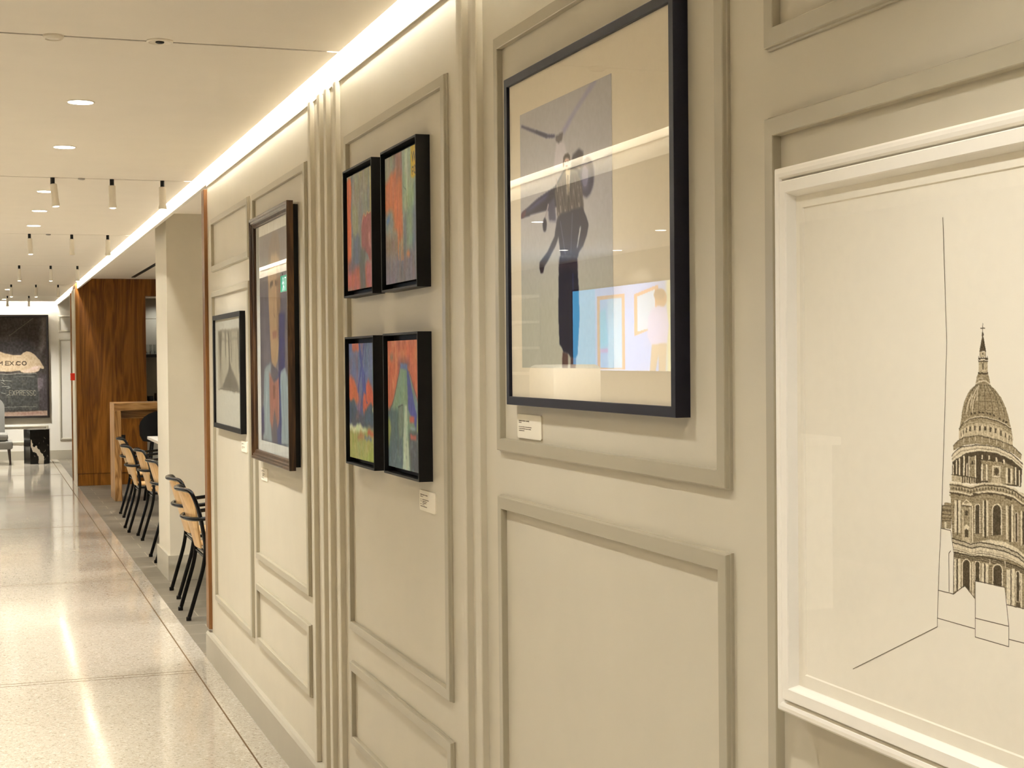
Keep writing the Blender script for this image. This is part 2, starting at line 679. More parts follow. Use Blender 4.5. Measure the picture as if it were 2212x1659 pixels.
# panelled wall on the right, bulkhead over the opening
struct(B('wall_right', (XW, 1.27, -3.0, 7.93, 0.0, 2.463), PAINT))
struct(B('wall_right_bulkhead', (XW, 1.118, -3.0, YEND, 2.463, 2.66), WHITE_WALL))
struct(B('wall_left_bulkhead', (-0.75, -0.65, -3.0, YEND, 2.425, 2.66), WHITE_WALL))
bm = bmesh.new()
box(bm, 1.0905, XW, -3.0, 7.93, 2.447, 2.4625, bev=0.002)
struct(finish('trim_2', bm, PAINT))
bm = bmesh.new()
box(bm, -0.65, -0.646, -3.0, YEND, 2.500, 2.512)
struct(finish('trim_left_bulkhead', bm, WHITE_WALL))
struct(B('wall_end', (-5.0, 6.0, YEND, YEND + 0.15, 0.0, 2.66), WHITE_WALL))
struct(B('wall_left', (-4.15, -4.0, -3.0, YEND, 0.0, 2.66), LEFTP))
struct(B('wall_dining', (6.0, 6.15, 7.0, YEND, 0.0, 2.66), WHITE_WALL))
struct(B('wall_dining_near', (1.27, 6.0, 6.9, 7.0, 0.0, 2.66), WHITE_WALL))

# baseboards
bm = bmesh.new()
prof = [(1.07, 0.0), (1.07, 0.128), (1.078, 0.139), (XW, 0.141), (XW, 0.0)]
a = [bm.verts.new((x, -3.0, z)) for x, z in prof]
b = [bm.verts.new((x, 8.0, z)) for x, z in prof]
bm.faces.new(a)
bm.faces.new(b[::-1])
for i in range(5):
    bm.faces.new((a[i], a[(i + 1) % 5], b[(i + 1) % 5], b[i]))
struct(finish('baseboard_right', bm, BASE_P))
struct(B('baseboard_end', (-4.0, 6.0, YEND - 0.016, YEND, 0.0, 0.145), BASE_P))

# wall mouldings: picture-frame beads on the panelled wall
MOULD = [(0.0, XW), (0.0, 1.0905), (0.0022, 1.089), (0.0028, 1.0838), (0.0042, 1.0822), (0.0285, 1.0812), (0.0298, 1.0826), (0.0305, XW)]
tn = 3


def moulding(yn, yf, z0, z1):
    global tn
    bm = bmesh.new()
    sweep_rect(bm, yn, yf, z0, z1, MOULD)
    struct(finish('trim_%d' % tn, bm, MOULD_TONE))
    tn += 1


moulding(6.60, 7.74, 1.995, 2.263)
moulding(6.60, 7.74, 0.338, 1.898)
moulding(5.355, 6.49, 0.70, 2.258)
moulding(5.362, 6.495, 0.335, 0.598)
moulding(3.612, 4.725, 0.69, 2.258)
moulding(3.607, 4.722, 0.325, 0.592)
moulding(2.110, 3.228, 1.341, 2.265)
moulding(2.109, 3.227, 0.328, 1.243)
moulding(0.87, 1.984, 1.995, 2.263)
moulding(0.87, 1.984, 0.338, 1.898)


def reed(y0, y1):
    global tn
    bm = bmesh.new()
    pr = [(XW, 0.0), (1.0800, 0.0), (1.0780, 0.05), (1.0772, 0.5), (1.0780, 0.95), (1.0800, 1.0), (XW, 1.0)]
    pts = [(x, y0 + (y1 - y0) * t) for x, t in pr]
    prism(bm, pts, 0.141, 2.4465)
    struct(finish('trim_%d' % tn, bm, PAINT))
    tn += 1


for y0, y1 in ((5.225, 5.262), (5.068, 5.105), (4.962, 4.999), (4.818, 4.858), (3.447, 3.492), (3.337, 3.380)):
    reed(y0, y1)

# brown edge of the wall end
struct(B('trim_%d' % tn, (1.077, 1.285, 7.93, 8.02, 0.155, 2.436), TRIMWOOD, bev=0.003))
tn += 1

# column
bm = bmesh.new()
box(bm, 1.216, 1.90, 10.9, 11.62, 0.0, 2.59)
struct(finish('column', bm, PAINT))
bm = bmesh.new()
prism(bm, [(1.2, 10.884), (1.916, 10.884), (1.916, 11.636), (1.2, 11.636)], 0.0, 0.176)
struct(finish('baseboard_column', bm, BASE_P))

# walnut partition with the niche behind it
bm = bmesh.new()
box(bm, 1.07, 1.925, 19.65, 20.25, 0.152, 2.59)
box(bm, 1.925, 4.2, 19.65, 20.25, 2.374, 2.59)
struct(finish('wall_walnut', bm, WALNUT))
struct(B('baseboard_walnut', (1.076, 1.925, 19.658, 20.25, 0.0, 0.150), WALNUT))
bm = bmesh.new()
box(bm, 1.926, 4.2, 20.20, 20.25, 0.0, 2.10)
box(bm, 1.926, 4.2, 20.20, 20.25, 2.106, 2.373)
box(bm, 1.926, 4.2, 20.206, 20.25, 1.40, 2.2)
struct(finish('wall_niche', bm, NICHE))
struct(B('trim_%d' % tn, (1.926, 4.2, 19.70, 19.75, 2.352, 2.373), WHITE_MET))
tn += 1
# grey wall return beyond the walnut, its brown edge
struct(B('wall_return', (1.078, 1.27, 20.25, 20.62, 0.0, 2.462), PAINT))
struct(B('trim_%d' % tn, (1.060, 1.285, 20.62, 20.72, 0.0, 2.45), TRIMWOOD))
tn += 1
struct(B('wall_return_face', (1.056, 1.07, 19.66, 20.25, 0.0, 2.462), PAINT))

# end wall panel mouldings
def moulding_y(x0, x1, z0, z1, y):
    global tn
    bm = bmesh.new()
    loops = []
    for ins, d in ((0, 0), (0, .012), (.006, .016), (.022, .016), (.028, .01), (.034, 0)):
        loops.append([bm.verts.new(v) for v in ((x0 + ins, y - d, z0 + ins), (x1 - ins, y - d, z0 + ins), (x1 - ins, y - d, z1 - ins), (x0 + ins, y - d, z1 - ins))])
    for i in range(len(loops)):
        A_, B_ = loops[i], loops[(i + 1) % len(loops)]
        for k in range(4):
            bm.faces.new((A_[k], A_[(k + 1) % 4], B_[(k + 1) % 4], B_[k]))
    struct(finish('trim_%d' % tn, bm, BASE_P))
    tn += 1


moulding_y(-0.42, 0.93, 0.265, 0.548, YEND)
moulding_y(1.112, 1.80, 2.028, 2.292, YEND)
moulding_y(1.112, 1.80, 0.305, 1.925, YEND)

# ------------------------------------------------------------------ light fittings
cl = thing('cove_light', 'long warm white light strip in the ceiling slot above the panelled wall', 'light', (1.065, 11.0, 2.60))
for i in range(9):
    y0 = -3.0 + i * 3.14
    o = B('light_strip', (-0.029, -0.007, y0 - 11.0, y0 + 3.1 - 11.0, 0.0, 0.008), LED, cl)
cl2 = thing('cove_light', 'warm light strip seen reflected in the picture glass, along the far bulkhead', 'light', (-0.615, 11.0, 2.60))
for i in range(9):
    y0 = -3.0 + i * 3.14
    o = B('light_strip', (-0.016, 0.020, y0 - 11.0, y0 + 3.1 - 11.0, 0.004, 0.012), LED_L, cl2)
cl3 = thing('cove_light', 'warm light strip above the sack picture on the end wall', 'light', (0.23, YEND - 0.035, 2.60))
B('light_strip', (-0.80, 0.80, -0.018, 0.014, 0.004, 0.012), LED_E, cl3)


def spot_lamp(loc, watts, angle=125, blend=0.9, radius=0.045, name='downlight_or_fill_lamp', aim=None, col=LAMP_COL, parent=None):
    d = bpy.data.lights.new(name, 'SPOT')
    d.energy = watts
    d.color = col
    d.spot_size = math.radians(angle)
    d.spot_blend = blend
    d.shadow_soft_size = radius
    o = bpy.data.objects.new(name, d)
    COL.objects.link(o)
    o.location = loc
    if aim is not None:
        o.rotation_euler = Vector(aim).to_track_quat('-Z', 'Y').to_euler()
    if parent:
        o.parent = parent
    return o


# recessed downlights
dl = thing('downlight', 'round recessed ceiling downlight', 'ceiling light', (0.348, 5.852, ZC), group='recessed downlights in the corridor ceiling')
bm = bmesh.new()
lathe(bm, [(0.052, 0.0), (0.052, -0.002), (0.046, -0.003), (0.046, -0.0005)], seg=32)
finish('rim', bm, WHITE_MET, dl, True)
bm = bmesh.new()
lathe(bm, [(0.0455, -0.0015), (0.0455, -0.0030), (0.001, -0.0031)], seg=32)
finish('lens', bm, LENS, dl)
DL = [(0.349, 7.09, 'round recessed downlight, second nearest in the corridor ceiling'),
      (0.336, 8.955, 'round recessed downlight just beyond the first row of white spotlights'),
      (0.340, 10.11, 'round recessed downlight, middle of the three between two spotlight rows'),
      (0.337, 11.215, 'round recessed downlight just before the second row of white spotlights'),
      (0.305, 21.06, 'small distant recessed downlight before the last spotlight row'),
      (0.300, 24.3, 'small distant recessed downlight nearest the end wall')]
dl['label'] = 'large round recessed downlight, nearest in the corridor ceiling'
for x, y, lb in DL:
    dup(dl, (x, y, ZC), 0, lb, 'recessed downlights in the corridor ceiling')
for k, (x, y) in enumerate([(0.348, 2.85), (0.348, 1.25)]):
    dup(dl, (x, y, ZC), 0, 'recessed downlight in the ceiling bay above the framed prints', 'downlights above the near pictures')
LEFT_DL = [(-1.904, 11.02), (-3.174, 11.51), (-3.217, 13.855), (-3.75, 13.77), (-1.9, 6.5), (-3.2, 6.5), (-1.9, 2.5), (-1.9, 16.5)]
for x, y in LEFT_DL:
    dup(dl, (x, y, 2.60), 0, 'recessed downlight in the left side ceiling, seen reflected in glass', 'left side downlights')
DIN_DL = [(2.6, 9.0), (2.6, 12.5), (2.6, 15.0), (3.6, 18.2), (4.4, 10.5), (4.4, 14.0)]
for x, y in DIN_DL:
    dup(dl, (x, y, 2.59), 0, 'recessed downlight in the dining side ceiling', 'dining side downlights')
for x, y in [(0.348, 5.852), (0.349, 7.09), (0.336, 8.955), (0.34, 10.11), (0.337, 11.215), (0.305, 21.06), (0.3, 24.3), (0.348, 2.85), (0.348, 1.25), (0.35, 13.8), (0.35, 17.6)]:  # last two have no fitting, added to brighten the far floor
    spot_lamp((x, y, ZC - 0.012), LAMP_W * (0.78 if y < 2 else 0.60 if y < 4 else 1.35 if y < 6 else 1.25 if y < 20 else 2.2 if y < 23 else 4.6))
for x, y in LEFT_DL:
    spot_lamp((x, y, 2.585), LEFT_W)
for x, y in DIN_DL:
    spot_lamp((x, y, 2.575), DINING_W)
spot_lamp((2.15, 19.95, 2.33), 7.0, angle=150, name='niche_fill_lamp')  # added under the rail to lighten the niche, no fitting of its own

# white track spotlights
SP = {8.29: (0.346, 0.647, 0.909), 11.965: (0.327, 0.633, 0.897), 15.865: (0.332, 0.632, 0.890), 19.75: (0.316, 0.608, 0.872), 23.1: (0.315, 0.611)}
LIT = {(0, 0), (0, 1), (0, 2), (1, 0), (2, 0), (2, 1), (2, 2), (3, 0), (3, 1)}
ROWN = ['nearest', 'second', 'third', 'fourth', 'last']
PLACE = ['left', 'middle', 'right']
TILT = {(0, 0): (0.10, -0.05), (0, 1): (0.02, 0.0), (0, 2): (0.0, 0.0), (1, 0): (0.05, 0.0)}


def spotlight(lit):
    t = thing('track_spotlight', 'x', 'spotlight', (0, 0, ZC), group='white track spotlights hanging under the corridor ceiling')
    bm = bmesh.new()
    lathe(bm, [(0.011, 0.012), (0.011, -0.034), (0.009, -0.036)], seg=14)
    finish('stem', bm, BLACK, t, True)
    bm = bmesh.new()
    lathe(bm, [(0.014, -0.033), (0.0185, -0.036), (0.0185, -0.128), (0.0215, -0.142), (0.0215, -0.152), (0.017, -0.152), (0.017, -0.1385)], seg=20)
    hb = finish('lamp_body', bm, WHITE_MET, t, True)
    bm = bmesh.new()
    lathe(bm, [(0.0168, -0.139), (0.0168, -0.149), (0.013, -0.1535), (0.004, -0.155)], seg=18)
    finish('lens', bm, LENS if lit else LENS_DIM, hb, True)
    return t


s_lit, s_off = spotlight(True), spotlight(False)
used = set()
for ri, (y, xs) in enumerate(SP.items()):
    for ci, x in enumerate(xs):
        lit = (ri, ci) in LIT
        lb = '%s white cylinder spotlight on a black stem, %s of the %s ceiling track row' % ('lit' if lit else 'unlit', PLACE[ci], ROWN[ri])
        src = s_lit if lit else s_off
        if lit not in used:
            used.add(lit)
            src.location = (x, y, ZC)
            src['label'] = lb
            r = src
        else:
            r = dup(src, (x, y, ZC), 0, lb, 'white track spotlights hanging under the corridor ceiling')
        tx, ty = TILT.get((ri, ci), (0.0, 0.0))
        for ch in r.children:
            if ch.name.startswith('lamp_body'):
                ch.rotation_euler = (ty, -tx, 0)
        if lit:
            spot_lamp((x, y, ZC - 0.165), 18.0, angle=60, blend=0.6, radius=0.018, name='spotlight_lamp', aim=(0.15, 0.25, -1.0))

# ceiling sensors sitting in the track slots
bm = bmesh.new()
lathe(bm, [(0.030, 0.0), (0.030, -0.006), (0.024, -0.012), (0.022, -0.008), (0.018, -0.010), (0.002, -0.011)], seg=28)
t = finish('ceiling_sensor', bm, WHITE_MET, None, True)
t.location = (0.204, 4.687, ZC)
tag(t, 'round off-white disc sensor, left one in the nearest ceiling slot', 'sensor')
t = thing('smoke_detector', 'round fitting with a dark half-open eye in the nearest ceiling slot', 'smoke detector', (0.511, 4.676, ZC))
bm = bmesh.new()
lathe(bm, [(0.040, 0.0), (0.040, -0.003), (0.034, -0.006), (0.030, -0.003)], seg=28)
finish('rim', bm, WHITE_MET, t, True)
bm = bmesh.new()
lathe(bm, [(0.013, -0.002), (0.013, -0.006), (0.009, -0.008)], seg=18)
finish('eye', bm, BLACK, t, True)
for x, y, lb in ((0.492, 8.285, 'small flat sensor between two spotlights on the nearest spotlight track'), (0.463, 11.955, 'small flat sensor between two spotlights on the second track row')):
    bm = bmesh.new()
    lathe(bm, [(0.018, 0.0), (0.018, -0.006), (0.012, -0.009)], seg=20)
    o = finish('ceiling_sensor', bm, STEEL, None, True)
    o.location = (x, y, ZC)
    tag(o, lb, 'sensor')
o = B('linear_vent', (1.715, 1.76, 16.2, 19.2, 2.584, 2.592), BLACK)
tag(o, 'long black slot vent in the dining ceiling beside the column', 'vent')

# ------------------------------------------------------------------ pictures on the panelled wall
def art_base(name, label, cat, yn, yf, z0, x=XW, group=None):
    return thing(name, label, cat, (x, (yn + yf) / 2, z0), group=group)


def rel(o):
    o.location = -o.parent.location
    return o


def frame_part(name, t, mat, yn, yf, z0, z1, prof, smooth=False):
    bm = bmesh.new()
    sweep_rect(bm, yn, yf, z0, z1, prof)
    return rel(finish(name, bm, mat, t, smooth))


def glass_part(t, yn, yf, z0, z1, x):
    return rel(B('glass', (x, x + 0.0016, yn, yf, z0, z1), PANE, t))


def sheet(name, t, cv, yn, yf, z0, z1, x, mat, pigment=True):
    return rel(canvas_mesh(name, cv, (x, yf, z1), (0, -(yf - yn), 0), (0, 0, -(z1 - z0)), mat, t, pigment))


# --- four floated oil panels
def oil(idx, yn, yf, z0, z1, label, cv):
    cv.a = (cv.a - 122) * 1.06 + 112
    cv.a = cv.a * (.84, .86, .86) + np.array((148, 134, 112)) * .09
    t = art_base('framed_painting', label, 'painting', yn, yf, z0, group='four small oil paintings in black floating frames')
    frame_part('frame', t, BLACK, yn, yf, z0, z1, [(0, XW), (0, 1.0575), (0.001, 1.057), (0.005, 1.057), (0.006, 1.0575), (0.006, 1.088), (0.02, 1.088), (0.02, XW)])
    rel(B('backing', (1.089, XW, yn + 0.02, yf - 0.02, z0 + 0.02, z1 - 0.02), BLACK, t))
    i = 0.021
    rel(B('panel', (1.0660, 1.089, yn + i, yf - i, z0 + i, z1 - i), BLACK, t))
    sheet('painting', t, cv, yn + i, yf - i, z0 + i, z1 - i, 1.0656, OILPAINT)


W_, H_ = 130, 140


def strokes(cv, amp=26):
    cv.a += (cv.noise(55, 9, 2) * amp)[..., None] * np.array([1.0, 0.95, 0.9])
    cv.a += (cv.noise(30, 45, 2) * amp * 0.6)[..., None]
    cv.a[..., 0] += cv.noise(14, 6, 2) * amp * 0.7
    cv.a[..., 2] += cv.noise(14, 6, 2) * amp * 0.7


q = Canvas(W_, H_, (138, 128, 106), 11)
q.warp(0.035, 14, 5)
q.put(np.clip(q.noise(10, 2) * 2.2, 0, 1), (112, 108, 104), .8)
q.put(np.clip(q.noise(8, 2) * 2.2, 0, 1), (158, 146, 108), .7)
q.rect(-.1, .17, 0.02, .84, (205, 92, 38), 1, 1)
q.rect(.18, .22, 0, .55, (84, 80, 92), .8, 1)
q.poly([(.24, .52), (.32, .5), (.5, .56), (.62, .8), (.3, .9), (.2, .86)], (84, 92, 108), .95, 3)
q.poly([(.2, .25), (.4, .3), (.42, .5), (.3, .56), (.22, .5)], (140, 138, 96), .8, 4)
q.rect(.78, .86, 0.15, .35, (100, 100, 108), .6, 3)
q.rect(.9, .95, 0.0, .45, (186, 160, 92), .9, 1)
q.poly([(.62, .39), (.94, .37), (.97, .72), (.93, .78), (.58, .66), (.55, .5)], (150, 62, 60), .95, 1)
q.line([(.56, .5), (.64, .39), (.93, .37)], 1.5, (206, 150, 90))
q.rect(.0, 1.0, .8, 1.0, (186, 84, 66), .9, 4)
q.rect(.02, .3, .74, .84, (96, 74, 84), .8, 4)
q.rect(.5, .7, .66, .99, (70, 68, 62), .9, 3)
q.rect(.74, .95, .78, .96, (176, 92, 92), .9, 3)
q.rect(.83, .9, .55, .66, (206, 130, 112), .7, 2)
strokes(q)
Q1 = q
q = Canvas(W_, H_, (150, 140, 112), 12)
q.warp(0.03, 14, 5)
q.put(np.clip(q.noise(9, 3) * 2.4, 0, 1), (124, 110, 96), .9)
q.poly([(.0, .2), (.3, .12), (.55, .15), (.56, .63), (.42, .7), (.38, .6), (.0, .5)], (202, 104, 54), 1, 4)
q.poly([(.36, .0), (.56, 0), (.55, .2), (.3, .24)], (150, 92, 76), .8, 5)
q.rect(.56, 1.1, -.1, .62, (158, 164, 132), 1, 2)
q.rect(.7, .95, .3, .6, (140, 160, 104), .7, 6)
q.poly([(.62, .0), (.72, 0), (.73, .3), (.69, .38), (.66, .3)], (200, 198, 160), .9, 2)
q.rect(.82, 1.0, -.1, .23, (212, 166, 38), 1, 1)
q.line([(.86, .05), (.88, .11), (.905, .06), (.93, .11), (.95, .05)], 1.6, (60, 52, 36))
q.line([(.87, .21), (.87, .15), (.905, .15)], 1.5, (60, 52, 36)); q.line([(.87, .18), (.9, .18)], 1.2, (60, 52, 36))
q.line([(.925, .16), (.945, .145), (.965, .16), (.965, .195), (.945, .21), (.925, .195), (.925, .16)], 1.3, (60, 52, 36))
q.rect(.9, 1.1, .25, .5, (104, 116, 136), .7, 5)
q.poly([(.58, .5), (1, .46), (1.1, .85), (.6, .8)], (92, 100, 116), .85, 7)
q.poly([(.66, .5), (.85, .45), (.86, .78), (.68, .8)], (140, 158, 120), .8, 5)
q.poly([(-.1, .43), (.24, .42), (.3, .56), (-.1, .62)], (124, 128, 120), .9, 4)
q.oval(.08, .49, .06, .03, (84, 112, 150), .9, 2)
q.rect(-.1, 1.1, .76, 1.1, (118, 104, 112), .9, 9)
q.rect(-.1, .45, .62, .78, (134, 100, 84), .8, 7)
for u in (.42, .5, .55):
    q.line([(u, .5), (u + .005, .82)], 3, (206, 118, 58), .8)
q.oval(.73, .79, .05, .03, (206, 120, 70), .8, 2)
q.line([(.57, .2), (.6, .27), (.68, .32), (.7, .45)], 1.2, (110, 116, 92))
strokes(q)
Q2 = q
q = Canvas(W_, H_, (98, 108, 140), 13)
q.warp(0.04, 12, 5)
q.put(np.clip(q.noise(8, 3) * 2.4, 0, 1), (140, 96, 108), .8)
q.rect(.15, .4, -.1, .07, (200, 96, 60), .9, 2)
q.poly([(-.1, .32), (.15, .27), (.3, .36), (.4, .5), (-.1, .56)], (206, 98, 56), 1, 3)
q.poly([(.62, .38), (.78, .32), (.9, .38), (1.1, .42), (1.1, .58), (.58, .62), (.5, .5)], (206, 86, 52), 1, 3)
q.rect(.92, 1.1, .2, .42, (110, 132, 124), .8, 3)
for a_, b_, w in (((.36, -.1), (.62, .42), 5), ((.42, -.1), (.58, .4), 3), ((.7, -.1), (.36, .42), 4), ((.74, -.1), (.5, .6), 3), ((.5, .1), (.66, .42), 4), ((.55, .4), (.45, .62), 3), ((.6, .38), (.72, .5), 2), ((.45, .25), (.38, .42), 2)):
    q.line([a_, b_], w, (58, 66, 132), .95)
q.rect(-.1, 1.1, .6, .72, (62, 66, 78), 1, 3)
q.poly([(-.1, .5), (.2, .5), (.3, .58), (.34, .66), (-.1, .66)], (52, 66, 78), 1, 2)
q.poly([(.62, .56), (.8, .52), (1.1, .56), (1.1, .68), (.6, .68)], (48, 74, 92), 1, 2)
q.rect(.26, .36, .6, .67, (122, 84, 84), .9, 3)
q.rect(-.1, 1.1, .72, 1.1, (168, 160, 84), 1, 3)
q.poly([(-.1, .71), (.4, .705), (.72, .735), (.6, .76), (-.1, .76)], (220, 214, 164), 1, 2)
q.rect(.3, .6, .78, .82, (190, 100, 60), .7, 3)
q.rect(.72, .95, .74, .79, (196, 96, 62), .9, 2)
q.rect(.6, .88, .8, .825, (92, 108, 148), .9, 2)
q.rect(.9, 1.1, .78, .85, (206, 196, 130), .9, 2)
q.poly([(.6, .98), (1.1, .86), (1.1, 1.1), (.5, 1.1)], (166, 178, 72), .8, 6)
q.oval(.94, .56, .03, .025, (226, 200, 140), .9, 1)
strokes(q)
Q3 = q
q = Canvas(W_, H_, (206, 104, 68), 14)
q.warp(0.012, 10, 8)
q.put(np.clip(q.noise(12, 8) * 2.2, 0, 1), (180, 82, 52), .8)
q.put(np.clip(q.noise(10, 8) * 2.0, 0, 1), (222, 142, 98), .7)
q.oval(.13, .13, .06, .03, (120, 108, 92), .8, 3)
q.rect(.35, .72, .15, .22, (96, 60, 66), .7, 5)
q.poly([(.43, .2), (.63, .2), (.9, .43), (1.1, .62), (1.1, 1.1), (-.1, 1.1), (-.1, .7), (.08, .55), (.2, .46)], (118, 138, 110), 1, 1)
q.poly([(.46, .22), (.58, .22), (.6, .62), (.1, .62), (.2, .46)], (136, 156, 122), .8, 5)
q.rect(.42, .64, .18, .225, (96, 112, 152), 1, 1)
q.poly([(-.1, .54), (.3, .54), (.45, .6), (.5, .98), (-.1, 1.1)], (76, 96, 96), 1, 3)
q.poly([(-.1, .6), (.06, .62), (.1, .7), (.02, .85), (-.1, .85)], (150, 152, 72), 1, 3)
q.poly([(.34, .52), (.49, .5), (.47, .74), (.37, .76), (.33, .62)], (112, 124, 104), 1, 2)
q.line([(.34, .52), (.49, .5), (.48, .74)], 1.6, (62, 70, 66)); q.line([(.34, .52), (.32, .7)], 1.4, (62, 70, 66))
q.poly([(.55, .5), (.62, .5), (.7, 1.1), (.47, 1.1), (.5, .75)], (190, 194, 164), 1, 1)
q.poly([(.62, .21), (.68, .24), (.98, .64), (1.1, .74), (1.1, .86), (.8, .6), (.66, .53)], (64, 70, 138), 1, 1)
q.poly([(.7, .26), (1.1, .62), (1.1, .7), (.86, .5)], (110, 128, 120), .9, 1)
q.poly([(.68, .7), (.9, .68), (1.1, .8), (1.1, 1.1), (.72, 1.1)], (74, 76, 80), 1, 3)
q.rect(.7, .84, .58, .625, (196, 84, 62), .9, 1); q.rect(.72, .9, .72, .76, (190, 84, 70), .9, 1); q.rect(.72, .88, .66, .68, (150, 160, 178), .7, 1)
q.rect(.92, 1.0, .58, .7, (176, 178, 92), .9, 2)
q.line([(.42, .2), (.2, .46), (.04, .58)], 1.6, (82, 62, 60)); q.line([(.7, .24), (.92, .43), (1.0, .5)], 1.4, (70, 60, 90))
q.put(np.clip(q.noise(16, 20) * 2 - .3, 0, 1) * (q.y > .65 * q.h), (120, 136, 124), .6)
strokes(q, 20)
Q4 = q
oil(1, 4.263, 4.631, 1.740, 2.1325, 'orange-edged grey street painting with a dark red shape, upper left of the four', Q1)
oil(2, 3.785, 4.157, 1.737, 2.1300, 'orange and pale green painting with a yellow corner patch, upper right of the four', Q2)
oil(3, 4.264, 4.628, 1.227, 1.6190, 'painting of crossed blue lines over orange and a yellow-green field, lower left of the four', Q3)
oil(4, 3.786, 4.150, 1.230, 1.6210, 'painting of a pale green road tapering up into orange sky, lower right of the four', Q4)

# --- far small black frame with a grey picture
yn, yf, z0, z1 = 6.762, 7.615, 1.221, 1.771
t = art_base('framed_print', 'small black-framed grey misty picture, lowest and leftmost on the panelled wall', 'picture', yn, yf, z0)
frame_part('frame', t, BLACK, yn, yf, z0, z1, [(0, XW), (0, 1.070), (0.022, 1.070), (0.022, 1.082), (0.012, 1.082), (0.012, XW)])
cv = Canvas(220, 140, (226, 217, 196), 21)
cv.warp(0.02, 9, 4)
cv.rect(.12, 1.0, .12, .66, (196, 184, 158), 1, 2)
cv.put(np.clip(cv.noise(18, 3) * 1.6, 0, 1) * cv.mask([(.12, .12), (1, .12), (1, .66), (.12, .66)]), (160, 148, 124), .8)
cv.rect(.12, 1.0, .12, .15, (150, 140, 120), .8, 1)
for u, w, v in ((.22, .06, .5), (.55, .035, .46), (.63, .02, .42), (.9, .055, .5), (.42, .02, .35)):
    cv.poly([(u - w, .14), (u + w, .14), (u + .012, v), (u - .012, v)], (104, 95, 78), .9, 2)
cv.rect(.25, .95, .2, .225, (130, 120, 100), .6, 1)
cv.poly([(.3, .66), (.38, .56), (.5, .5), (.56, .42), (.62, .47), (.72, .52), (.9, .64), (.92, .66)], (96, 88, 74), .85, 3)
cv.line([(.12, .66), (1.0, .66)], 1.4, (120, 110, 92))
cv.mottle(10, 60, 60)
cv.a *= (.80, .775, .72)
sheet('print', t, cv, yn + .012, yf - .012, z0 + .012, z1 - .012, 1.0800, PRINT)
glass_part(t, yn + .013, yf - .013, z0 + .013, z1 - .013, 1.0765)

# --- tall brown frame with a portrait
yn, yf, z0, z1 = 5.527, 6.368, 1.141, 2.136
t = art_base('framed_portrait', 'large dark brown framed portrait with pink bow tie and pale jacket', 'picture', yn, yf, z0)
frame_part('frame', t, FRAMEWOOD, yn, yf, z0, z1, [(0, 1.075), (0, 1.051), (0.003, 1.050), (0.010, 1.050), (0.013, 1.054), (0.020, 1.054), (0.024, 1.059), (0.034, 1.062), (0.038, 1.066), (0.038, 1.074), (0.030, 1.075)])
frame_part('back_box', t, BLACK, yn + .012, yf - .012, z0 + .012, z1 - .012, [(0, XW), (0, 1.075), (0.02, 1.075), (0.02, XW)])
cv = Canvas(230, 290, (228, 214, 186), 22)
U0, U1, V0, V1 = .115, .985, .055, .945
cv.rect(U0, U1, V0, V1, (112, 104, 116))


def pp(l, c, a=1, s=2):
    cv.poly([(u, v) for u, v in l], c, a, s)


cv.warp(0.012, 8, 8)
cv.put(np.clip(cv.noise(6, 4) * 1.5, 0, 1) * cv.mask([(U0, V0), (U1, V0), (U1, V1), (U0, V1)]), (134, 122, 130), .7)
pp([(.445, .128), (.684, .132), (.70, .24), (.69, .36), (.66, .5), (.6, .6), (.55, .62), (.44, .6), (.40, .5), (.37, .36), (.36, .22)], (196, 152, 108), 1, 2)
pp([(.36, .2), (.4, .11), (.484, .063), (.554, .056), (.654, .07), (.70, .132), (.69, .19), (.6, .15), (.46, .15), (.40, .22)], (126, 96, 78), 1, 3)
pp([(.42, .27), (.5, .262), (.5, .285), (.42, .295)], (84, 62, 50), .9, 1)
pp([(.56, .262), (.65, .27), (.65, .29), (.56, .285)], (84, 62, 50), .9, 1)
cv.line([(.535, .28), (.515, .40), (.55, .415)], 2.5, (150, 106, 76))
pp([(.46, .47), (.6, .47), (.58, .5), (.48, .5)], (160, 92, 78), .9, 1)
pp([(.60, .2), (.70, .24), (.69, .4), (.64, .54), (.6, .5)], (150, 112, 86), .8, 4)
pp([(.66, .40), (.80, .40), (.79, .62), (.70, .66), (.62, .70), (.64, .55)], (52, 58, 126), .95, 3)
pp([(.228, .632), (.412, .60), (.40, .872), (.43, V1), (U0 + .05, V1), (.18, .8)], (154, 170, 168), 1, 3)
pp([(.682, .645), (.782, .621), (.95, .70), (U1, .80), (U1, V1), (.66, V1), (.63, .8)], (162, 178, 176), 1, 3)
pp([(.56, .66), (.66, .66), (.70, .86), (.68, V1), (.58, V1), (.55, .86)], (58, 84, 150), 1, 2)
pp([(U0, .80), (.2, .80), (.2, .92), (U0, .92)], (44, 48, 120), 1, 2)
pp([(.36, .64), (.5, .69), (.64, .66), (.63, .85), (.58, .89), (.5, .80), (.44, .89), (.37, .86)], (196, 122, 104), 1, 2)
pp([(.46, .70), (.54, .70), (.53, .76), (.47, .76)], (150, 82, 72), 1, 1)
cv.line([(.42, .67), (.45, .84)], 2, (150, 84, 76)); cv.line([(.58, .69), (.56, .86)], 2, (150, 84, 76))
cv.line([(.72, .68), (.78, .92)], 2.2, (100, 116, 124)); cv.line([(.85, .70), (.9, .9)], 1.8, (204, 214, 206)); cv.line([(.3, .65), (.26, .92)], 2, (204, 214, 206))
cv.wx = cv.wy = 0.0
for r_ in ((0, 1, -.1, V0), (0, 1, V1, 1.1), (-.1, U0, 0, 1), (U1, 1.1, 0, 1)):
    cv.rect(*r_, (228, 214, 186))
cv.mottle(14, 40, 20)
cv.a = cv.a * .86 + np.array((6, 4, 0))
g_ = cv.a.mean(-1, keepdims=True)
cv.a = g_ * (1.04, 1.0, .92) * .30 + cv.a * .70
